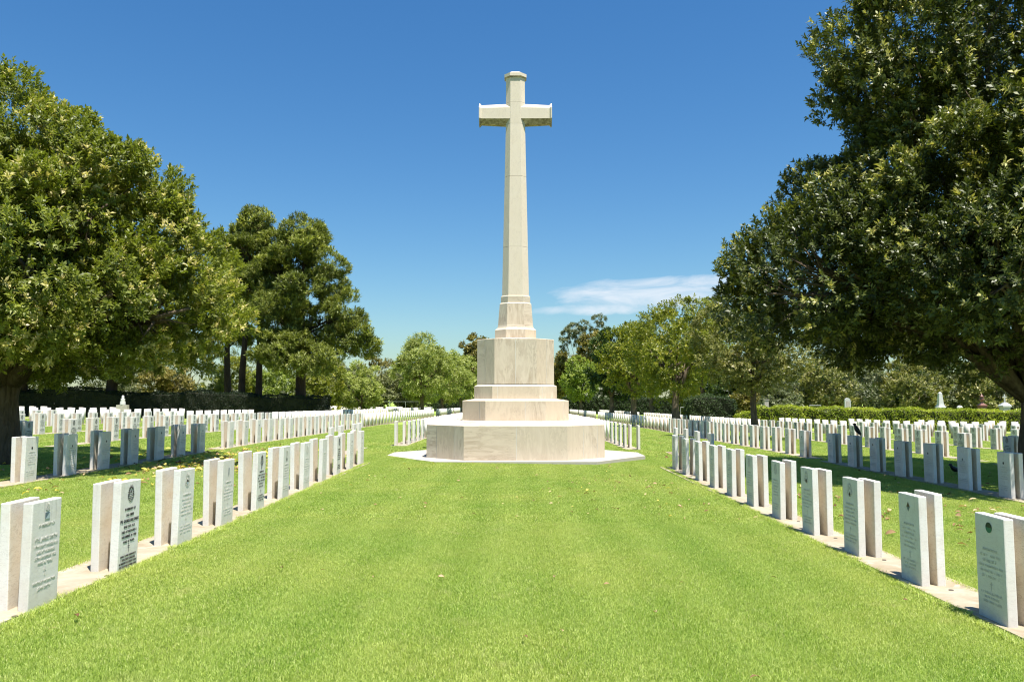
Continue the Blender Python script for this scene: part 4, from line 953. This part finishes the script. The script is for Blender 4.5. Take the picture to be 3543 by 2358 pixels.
# metal rails seen above hedge and by the bush
for px_, y, w_, h_, lab in ((1872, 67, .95, 1.78, 'low grey metal rail behind the bright hedge'), (1575, 79, .95, 1.45, 'small metal rail frame beside the dark rounded bush')):
    x = at_px(px_, y); r_ = empty('metal_rail', (x, y, zg(x, y)), lab, 'rail')
    for s_ in (-1, 1):
        bm = bmesh.new(); tube(bm, [(s_ * w_ / 2, 0, -.1), (s_ * w_ / 2, 0, h_)], [.03, .03], 8); link('post', bm_mesh('post', bm), STEEL, r_)
    bm = bmesh.new(); tube(bm, [(-w_ / 2, 0, h_), (w_ / 2, 0, h_)], [.025, .025], 8); link('rail', bm_mesh('rail', bm), STEEL, r_)
# old grave with a small statue before the left hedge
x = at_px(283, 59.5); m7 = empty('statue_grave', (x, 59.5, zg(x, 59.5)), 'small weathered statue on a grey block before the dark left hedge', 'monument')
bm = bmesh.new(); prism(bm, .9, .8, -.1, 1.0, .4, .35); link('block', bm_mesh('block', bm), GS, m7)
bm = bmesh.new(); lathe(bm, [(.20, 1.0), (.19, 1.2), (.14, 1.34), (.16, 1.42), (.08, 1.50), (.10, 1.60), (.05, 1.70)]); link('figure', bm_mesh('figure', bm, True), WM, m7)
# dark car mostly hidden behind the hedge
CARP = simple('dark_red_paint', (.06, .010, .010), .25, .2, 3, .6); GLS = simple('dark_glass', (.012, .014, .016), .1, .1, 3, .6); TYR = simple('tyre_rubber', (.02, .02, .02), .9, .2, 30); REDL = simple('red_lens', (.45, .02, .01), .2, .1, 5, .6)
y = 76; x = at_px(2068, y); car = empty('parked_car', (x, y, zg(x, y)), 'dark red car with red tail light, mostly hidden behind the bright hedge', 'car')
prof = [(-2.2, .35), (2.1, .35), (2.2, .6), (2.15, .95), (1.6, 1.05), (.95, 1.55), (.4, 1.66), (-.9, 1.66), (-1.6, 1.15), (-2.15, 1.0), (-2.25, .6)]
bm = bmesh.new(); a = [bm.verts.new((u, -.85, w_)) for u, w_ in prof]; b = [bm.verts.new((u, .85, w_)) for u, w_ in prof]; bm.faces.new(a); bm.faces.new(b[::-1])
for j in range(len(prof)): bm.faces.new((a[j], b[j], b[(j + 1) % len(prof)], a[(j + 1) % len(prof)]))
bmesh.ops.recalc_face_normals(bm, faces=bm.faces[:]); bmesh.ops.bevel(bm, geom=bm.edges[:], offset=.05, segments=2, affect='EDGES'); link('body', bm_mesh('body', bm), CARP, car)
for s_ in (-1, 1):
    bm = bmesh.new(); pts = [(-1.35, 1.12), (1.35, 1.12), (.9, 1.48), (.35, 1.56), (-.85, 1.56)]
    a = [bm.verts.new((u, s_ * .853, w_)) for u, w_ in pts]; b = [bm.verts.new((u, s_ * .865, w_)) for u, w_ in pts]; bm.faces.new(a); bm.faces.new(b)
    for j in range(5): bm.faces.new((a[j], b[j], b[(j + 1) % 5], a[(j + 1) % 5]))
    link('side_window', bm_mesh('side_window', bm), GLS, car)
    for u in (-1.35, 1.35):
        bm = bmesh.new(); bmesh.ops.create_cone(bm, cap_ends=True, segments=20, radius1=.33, radius2=.33, depth=.2, matrix=Matrix.Translation((u, s_ * .78, .33)) @ Matrix.Rotation(R(90), 4, 'X')); link('wheel', bm_mesh('wheel', bm), TYR, car)
    bm = bmesh.new(); add_box(bm, 2.12, 2.24, s_ * .62 - .14, s_ * .62 + .14, .98, 1.24); link('tail_light', bm_mesh('tail_light', bm), REDL, car)

# ------------------------------------------------------------------ birds
BIRD = simple('black_feathers', (.012, .013, .016), .45, .3, 30, .5); BILL = simple('grey_bill', (.14, .13, .12), .5, .1); LEG = simple('bird_leg', (.10, .05, .03), .6, .1); PALE = simple('pale_feathers', (.38, .38, .38), .7, .1)
def skinned(name, pts, edges, rad, m_, parent, sub=2):
    me = bpy.data.meshes.new(name); me.from_pydata(pts, edges, []); o = bpy.data.objects.new(name, me); COL.objects.link(o)
    md = o.modifiers.new('s', 'SKIN'); 
    for v, r_ in zip(me.skin_vertices[0].data, rad): v.radius = r_ if isinstance(r_, tuple) else (r_, r_)
    me.skin_vertices[0].data[0].use_root = True
    o.modifiers.new('u', 'SUBSURF').levels = sub; o.modifiers['u'].render_levels = sub
    dg = bpy.context.evaluated_depsgraph_get(); m2 = bpy.data.meshes.new_from_object(o.evaluated_get(dg)); bpy.data.objects.remove(o)
    for p in m2.polygons: p.use_smooth = True
    m2.materials.clear(); m2.name = name
    return link(name, m2, m_, parent)
def bird(label, loc, rz, upright, s=1.0, pale=False):
    root = empty('bird', loc, label, 'bird', 'black birds among the shaded headstones', rz); root.scale = (s, s, s)
    # facing local -X
    a = upright
    if a: pts = [(-.040, 0, .222), (-.032, 0, .190), (-.018, 0, .150), (.004, 0, .110), (.026, 0, .075), (.050, 0, .038), (.072, 0, .000)]
    else: pts = [(-.115, 0, .170), (-.095, 0, .140), (-.060, 0, .110), (-.015, 0, .090), (.035, 0, .075), (.090, 0, .060), (.150, 0, .045)]
    skinned('body', pts, [(j, j + 1) for j in range(6)], [.022, .029, .045, .052, .043, .024, (.015, .008)], BIRD, root)
    h = Vector(pts[0]); bm = bmesh.new()
    bmesh.ops.create_uvsphere(bm, u_segments=14, v_segments=10, radius=.028, matrix=Matrix.Translation(h + Vector((-.006, 0, .004))) @ Matrix.Diagonal((1.2, .95, .95, 1))); link('head', bm_mesh('head', bm, True), BIRD, root)
    bm = bmesh.new(); tube(bm, [h + Vector((-.026, 0, .004)), h + Vector((-.045, 0, .003)), h + Vector((-.064, 0, .000))], [.0075, .005, .0012], 8); link('beak', bm_mesh('beak', bm, True), BILL, root)
    for s_ in (-1, 1):
        b0 = Vector(pts[2]); b1 = Vector(pts[5]); bm = bmesh.new()
        bmesh.ops.create_uvsphere(bm, u_segments=12, v_segments=8, radius=1, matrix=Matrix.Translation((b0 + b1) / 2 + Vector((.006, s_ * .026, .004))) @ (b1 - b0).to_track_quat('X', 'Z').to_matrix().to_4x4() @ Matrix.Diagonal(((b1 - b0).length * .62, .012, .024, 1)))
        link('wing', bm_mesh('wing', bm, True), BIRD, root)
        f = Vector((.012 if a else .0, s_ * .014, 0)); k_ = Vector((pts[3][0] + .006, s_ * .015, .045 if a else .05)); bm = bmesh.new()
        tube(bm, [k_ + Vector((0, 0, .045)), k_, f + Vector((0, 0, .006))], [.009, .004, .003], 6)
        for dx, dy in ((-.022, 0), (-.016, .012), (-.016, -.012), (.014, 0)): tube(bm, [f + Vector((0, 0, .005)), f + Vector((dx, dy, .003))], [.0028, .0015], 5)
        link('leg', bm_mesh('leg', bm), LEG, root)
    if pale:
        bm = bmesh.new(); bmesh.ops.create_uvsphere(bm, u_segments=10, v_segments=8, radius=.022, matrix=Matrix.Translation((.03, -.020, .066))); link('rump', bm_mesh('rump', bm, True), PALE, root)
# upright bird on top of the outer stone of the pair at y = 14.5+1.32*5
yb = 14.5 + P * 5; xb = rx('R', 2, yb) + .038 + .158
bird('black bird perched upright on top of a shaded headstone in the second right row', (xb - .01, yb - .02, zg(xb, yb) + .028 + .80 + .004), R(-12), True, 1.32)
bird('small black bird standing on shaded grass just left of the perched bird', (9.86, 23.6, zg(9.86, 23.6) + .03), R(25), True, 1.0)
bird('black bird with pale rump walking on shaded grass behind the darkest headstones', (10.48, 19.2, zg(10.48, 19.2) + .03), R(20), False, 1.3, True)

# ------------------------------------------------------------------ fallen leaves
DRY = leaf_mat('dry_leaf', [(0, (.14, .07, .035)), (.4, (.30, .18, .09)), (.7, (.58, .44, .27)), (1, (.74, .58, .10))], .7, .2, .2)
def dry_arrays(pts, seed, L=.085, yellow=.3):
    g = np.random.default_rng(seed); n_ = len(pts); Pn = np.column_stack([pts[:, 0], pts[:, 1], zgn(pts[:, 0], pts[:, 1]) + g.uniform(.028, .05, n_)])
    a = g.uniform(0, 6.28, n_); D = unit(np.stack([np.cos(a), np.sin(a), g.uniform(-.15, .35, n_)], -1)); Nn = unit(np.stack([g.normal(size=n_) * .45, g.normal(size=n_) * .45, np.ones(n_)], -1))
    S = unit(np.cross(D, Nn)); Nn = np.cross(S, D); LL = (L * g.uniform(.6, 1.25, n_))[:, None]; WW = LL * g.uniform(.3, .55, (n_, 1)); cu = g.uniform(-.1, .35, (n_, 1)) * WW
    prof_ = ((0, .05), (.25, .8), (.55, 1), (.82, .6), (1, .04)); cols = []
    for f, w_ in prof_:
        arch = Nn * LL * .18 * math.sin(f * math.pi)
        for s_ in (-1, 0, 1): cols.append(Pn + D * LL * f + arch + S * s_ * WW * w_ / 2 + (Nn * cu * abs(s_)))
    V_ = np.stack(cols, 1).reshape(-1, 3); fs = []
    for r_ in range(4):
        for c in range(2): q = r_ * 3 + c; fs.append((q, q + 1, q + 4, q + 3))
    F_ = (np.arange(n_)[:, None, None] * 15 + np.array(fs)[None]).reshape(-1, 4)
    lv = np.where(g.random(n_) < yellow, g.uniform(.9, 1, n_), g.uniform(0, .8, n_))
    return V_, F_, np.repeat(lv, 8)
g = np.random.default_rng(9)
def ok_pts(p):
    q = np.ones(len(p), bool)
    for x0, x1, y0, y1 in strip_rects: q &= ~((p[:, 0] > x0) & (p[:, 0] < x1) & (p[:, 1] > y0) & (p[:, 1] < y1))
    q &= ~((np.abs(p[:, 0] - CX) < 3.7) & (np.abs(p[:, 1] - CY) < 2.95)); return p[q]
pl = np.column_stack([g.normal(-7.1, .8, 620), g.normal(19.6, 2.5, 620)]); pl2 = np.column_stack([g.uniform(-11, -4.5, 160), g.uniform(11, 24, 160)]); pl3 = np.column_stack([g.uniform(-12, -8.9, 120), g.uniform(13, 24, 120)])
V_, F_, lv = dry_arrays(ok_pts(np.concatenate([pl, pl2, pl3])), 1, .12, .5)
o = link('leaf_litter', mesh_np('leaf_litter', V_, F_, lv, smooth=True), DRY); tag(o, 'scattered yellow and tan leaf litter on grass under the left tree', 'leaf litter', kind='stuff')
pl = np.column_stack([g.uniform(4.3, 8.4, 120), g.uniform(9, 15, 120)]); pl2 = np.column_stack([g.uniform(4, 13, 150), g.uniform(12, 25, 150)])
V_, F_, lv = dry_arrays(ok_pts(np.concatenate([pl, pl2])), 2, .11, .06)
o = link('leaf_litter', mesh_np('leaf_litter', V_, F_, lv, smooth=True), DRY); tag(o, 'scattered brown leaf litter on grass beneath the right tree', 'leaf litter', kind='stuff')
pl = np.column_stack([g.uniform(-3.4, 3.3, 70), g.uniform(11, 20, 70)]); pl2 = np.column_stack([g.normal(2.4, .8, 60), g.uniform(11, 18, 60)]); pl3 = np.column_stack([g.uniform(3.9, 8.5, 60), g.uniform(22, 40, 60)])
V_, F_, lv = dry_arrays(ok_pts(np.concatenate([pl, pl2, pl3])), 3, .068, .1)
o = link('leaf_litter', mesh_np('leaf_litter', V_, F_, lv, smooth=True), DRY); tag(o, 'sparse tan leaf litter over the middle lawn before the cross', 'leaf litter', kind='stuff')
# single leaves lying on the near lawn (photo bearings on the ground)
NEAR = [(1203, 1468, .15, 'dark curled leaf in the near middle of the lawn'), (1292, 1458, .62, 'pale cream leaf right of the dark curled leaf'), (1732, 1556, .2, 'brown leaf at the bottom edge of the lawn'), (1276, 1326, .5, 'ragged tan leaf on the central lawn'), (1398, 1343, .45, 'orange-tan leaf right of the ragged one'),
        (192, 1422, .05, 'dark brown leaf at the near left of the lawn'), (133, 1455, .55, 'pale leaf nearest the left strip corner'), (1774, 1333, .1, 'tiny dark leaf before the right strip'), (2056, 1378, .1, 'dark leaf close to the right front strip'), (862, 1330, .5, 'pale leaf on the lawn left of centre'), (1010, 1330, .6, 'whitish leaf left of the ragged one'), (660, 1310, .55, 'pale leaf well left on the lawn'),
        (1500, 1412, .6, 'faint straw-coloured leaf right of centre'), (745, 1315, .5, 'small straw leaf between two pale leaves'), (1565, 1345, .55, 'small tan leaf near the right edge of lawn')]
for q, (px_, py_, v, lab) in enumerate(NEAR):
    Yn = 3023 / ((py_ - 918) - .0153 * (px_ - 1187)); Xn = (px_ - 1187) / 1832 * Yn
    V_, F_, lv = dry_arrays(np.array([[Xn, Yn]]), 50 + q, .062, 0); lv[:] = v
    c0 = V_.mean(0); c0[2] = zg(Xn, Yn); o = link('fallen_leaf', mesh_np('fallen_leaf', V_ - c0, F_, lv, smooth=True), DRY, None, c0 + np.array([0, 0, .012])); tag(o, lab, 'leaf', 'single dry leaves on the near lawn')

# ------------------------------------------------------------------ grass
def blades(pts, seed, hmean, wmean, curve=.35):
    g = np.random.default_rng(seed); n_ = len(pts); h = hmean * g.uniform(.55, 1.3, n_); w_ = wmean * g.uniform(.7, 1.3, n_)
    a = g.uniform(0, 6.28, n_); b = g.uniform(0, 6.28, n_); le = g.uniform(.2, 1.2, n_) * curve * 2
    dx, dy = np.cos(a) * le, np.sin(a) * le; sx, sy = np.cos(b) * w_ / 2, np.sin(b) * w_ / 2; z0 = pts[:, 2]
    P0 = np.stack([pts[:, 0] - sx, pts[:, 1] - sy, z0 - .005], -1); P1 = np.stack([pts[:, 0] + sx, pts[:, 1] + sy, z0 - .005], -1)
    m1_ = np.stack([pts[:, 0] + dx * h * .35, pts[:, 1] + dy * h * .35, z0 + h * .6], -1); s3 = np.stack([sx * .8, sy * .8, 0 * sx], -1)
    P2 = m1_ + s3; P3 = m1_ - s3; T_ = np.stack([pts[:, 0] + dx * h, pts[:, 1] + dy * h, z0 + h * (1 - .42 * le)], -1); s4 = np.stack([sx * .12, sy * .12, 0 * sx], -1)
    V_ = np.stack([P0, P1, P2, P3, T_ + s4, T_ - s4], 1).reshape(-1, 3)
    base = np.arange(n_)[:, None] * 6
    F_ = np.stack([base + np.array([[0, 1, 2, 3]]), base + np.array([[3, 2, 4, 5]])], 1).reshape(-1, 4)
    lv = g.random(n_) ** 1.2 * .93; dead = g.random(n_) < .06; lv[dead] = g.uniform(.93, 1, dead.sum())
    return V_, F_, np.repeat(lv, 2)
def patch(name, size, n_, hmean, wmean, seed):
    g = np.random.default_rng(seed); p = np.column_stack([g.uniform(-size / 2, size / 2, (n_, 2)), np.zeros(n_)])
    V_, F_, lv = blades(p, seed, hmean, wmean); me = mesh_np(name, V_, F_, lv); me.materials.append(GRASS); return me
TS = .30
PA = [patch('grass', TS, 2700, .032, .0032, 60 + k) for k in range(3)]           # near
PB = [patch('grass', TS * 2, 4300, .034, .0046, 70 + k) for k in range(2)]       # middle
PCm = [patch('grass', TS * 4, 3000, .048, .0125, 80 + k) for k in range(2)]      # far
def in_slab(x, y, m_=0):
    x = abs(x - CX); y = abs(y - CY)
    if x > 3.65 + m_ or y > 2.89 + m_: return False
    if x <= 2.07: return True
    return y < 2.89 - (x - 2.07) / 1.58 * 2.15 + m_
# rectangles of lawn between the strips
sr = sorted(strip_rects)
def cover(x, y, half):
    """is any strip within reach of the cell"""
    for x0, x1, y0, y1 in strip_rects:
        if x + half > x0 and x - half < x1 and y + half > y0 and y - half < y1: return True
    return False
tiles = {0: [], 1: [], 2: []}; edgepts = []
def edge_fill(x, y, half, dens):
    n_ = int(dens * 4 * half * half); q = rng.uniform(-half, half, (n_, 2)) + (x, y)
    keep = np.ones(n_, bool)
    for x0, x1, y0, y1 in strip_rects: keep &= ~((q[:, 0] > x0 - .002) & (q[:, 0] < x1 + .002) & (q[:, 1] > y0) & (q[:, 1] < y1))
    sl_ = np.array([in_slab(a, b) for a, b in q]) if abs(x - CX) < 4.2 and abs(y - CY) < 3.5 else np.zeros(n_, bool)
    return q[keep & ~sl_]
for lvl, (ya, yb_, sz) in enumerate(((4.2, 10.8, TS), (10.8, 24.0, TS * 2), (24.0, 52.8, TS * 4))):
    half = sz / 2; yy = ya + half
    while yy < yb_:
        xm = (yy + half) * .70 + .4; nxh = int(xm / sz) + 1
        for kx in range(-nxh, nxh + 1):
            xx = kx * sz
            if in_slab(xx, yy, -half * 1.3) : continue
            nearslab = any(in_slab(xx + a * half, yy + b * half) for a in (-1, 0, 1) for b in (-1, 0, 1))
            if cover(xx, yy, half) or nearslab:
                edgepts.append((lvl, edge_fill(xx, yy, half, (29500, 11900, 2080)[lvl])))
            else: tiles[lvl].append((xx, yy))
        yy += sz
for lvl, (hm, wm) in enumerate(((.032, .0032), (.034, .0046), (.048, .0125))):
    pp = np.concatenate([p for l_, p in edgepts if l_ == lvl])
    V_, F_, lv = blades(np.column_stack([pp, zgn(pp[:, 0], pp[:, 1])]), 90 + lvl, hm, wm)
    o = link('grass', mesh_np('grass', V_, F_, lv), GRASS); tag(o, 'short green grass growing up against the concrete strips and paving', 'grass', kind='stuff')
# longer tufts overhanging the front strips and stone feet
tp = []
for s in 'LR':
    for y in np.arange(4.4, 20, .0009):
        x = rx(s, 1, y) + (.035 if s == 'L' else -.13); sg = 1 if s == 'L' else -1
        tp.append((x + sg * (abs(rng.normal(0, .03)) - .055 * max(0, math.sin(y * 9) + math.sin(y * 23.7) + math.sin(y * 3.1)) / 2), y + rng.uniform(-.01, .01)))
        if rng.random() < .25: x = rx(s, 1, y) + (-.50 if s == 'L' else .40); tp.append((x - sg * abs(rng.normal(0, .02)), y))
    for y in np.arange(10, 24, .02):
        x = rx(s, 2, y) + (.035 if s == 'L' else -.13); sg = 1 if s == 'L' else -1
        for _ in range(2): tp.append((x + sg * abs(rng.normal(0, .03)), y + rng.uniform(-.01, .01)))
tp = np.array(tp); tp = tp[(tp[:, 1] < 20.6) | (np.abs(tp[:, 0]) > 5)]
V_, F_, lv = blades(np.column_stack([tp, zgn(tp[:, 0], tp[:, 1])]), 95, .07, .0042, .6)
o = link('grass', mesh_np('grass', V_, F_, lv), GRASS); tag(o, 'longer uncut grass tufts along the edges of the strips', 'grass', kind='stuff')
def instancer(pts, meshes, labels, seed):
    g = np.random.default_rng(seed); pts = np.array(pts); which = g.integers(0, len(meshes), len(pts))
    for q, pm in enumerate(meshes):
        p = pts[which == q]
        if len(p) < 2: continue
        src = bpy.data.objects.new('grass', pm); COL.objects.link(src); src.location = (p[0][0], p[0][1], zg(*p[0])); tag(src, labels + ', one small patch', 'grass', kind='stuff')
        p = p[1:]
        me = bpy.data.meshes.new('grass'); me.vertices.add(len(p)); me.vertices.foreach_set('co', np.column_stack([p, zgn(p[:, 0], p[:, 1])]).astype(np.float32).ravel())
        a = me.attributes.new('rot', 'FLOAT_VECTOR', 'POINT'); rv = np.zeros((len(p), 3), np.float32); rv[:, 2] = g.integers(0, 4, len(p)) * (math.pi / 2); a.data.foreach_set('vector', rv.ravel())
        o = link('grass', me); tag(o, labels, 'grass', kind='stuff')
        ng = bpy.data.node_groups.new('grass_cover', 'GeometryNodeTree'); ng.interface.new_socket('Geometry', in_out='INPUT', socket_type='NodeSocketGeometry'); ng.interface.new_socket('Geometry', in_out='OUTPUT', socket_type='NodeSocketGeometry')
        i_ = ng.nodes.new('NodeGroupInput'); o_ = ng.nodes.new('NodeGroupOutput'); ip = ng.nodes.new('GeometryNodeInstanceOnPoints'); oi = ng.nodes.new('GeometryNodeObjectInfo'); oi.inputs['Object'].default_value = src; oi.transform_space = 'ORIGINAL'
        na = ng.nodes.new('GeometryNodeInputNamedAttribute'); na.data_type = 'FLOAT_VECTOR'; na.inputs['Name'].default_value = 'rot'
        ng.links.new(i_.outputs[0], ip.inputs['Points']); ng.links.new(oi.outputs['Geometry'], ip.inputs['Instance']); ng.links.new(na.outputs['Attribute'], ip.inputs['Rotation']); ng.links.new(ip.outputs[0], o_.inputs[0])
        md = o.modifiers.new('grass_cover', 'NODES'); md.node_group = ng
instancer(tiles[0], PA, 'short bright green lawn grass in the foreground', 1)
instancer(tiles[1], PB, 'green lawn grass in the middle distance round the cross', 2)
instancer(tiles[2], PCm, 'green lawn grass between the farther rows', 3)
print('tiles', {k: len(v) for k, v in tiles.items()}, 'stones', len(ind), len(rest))
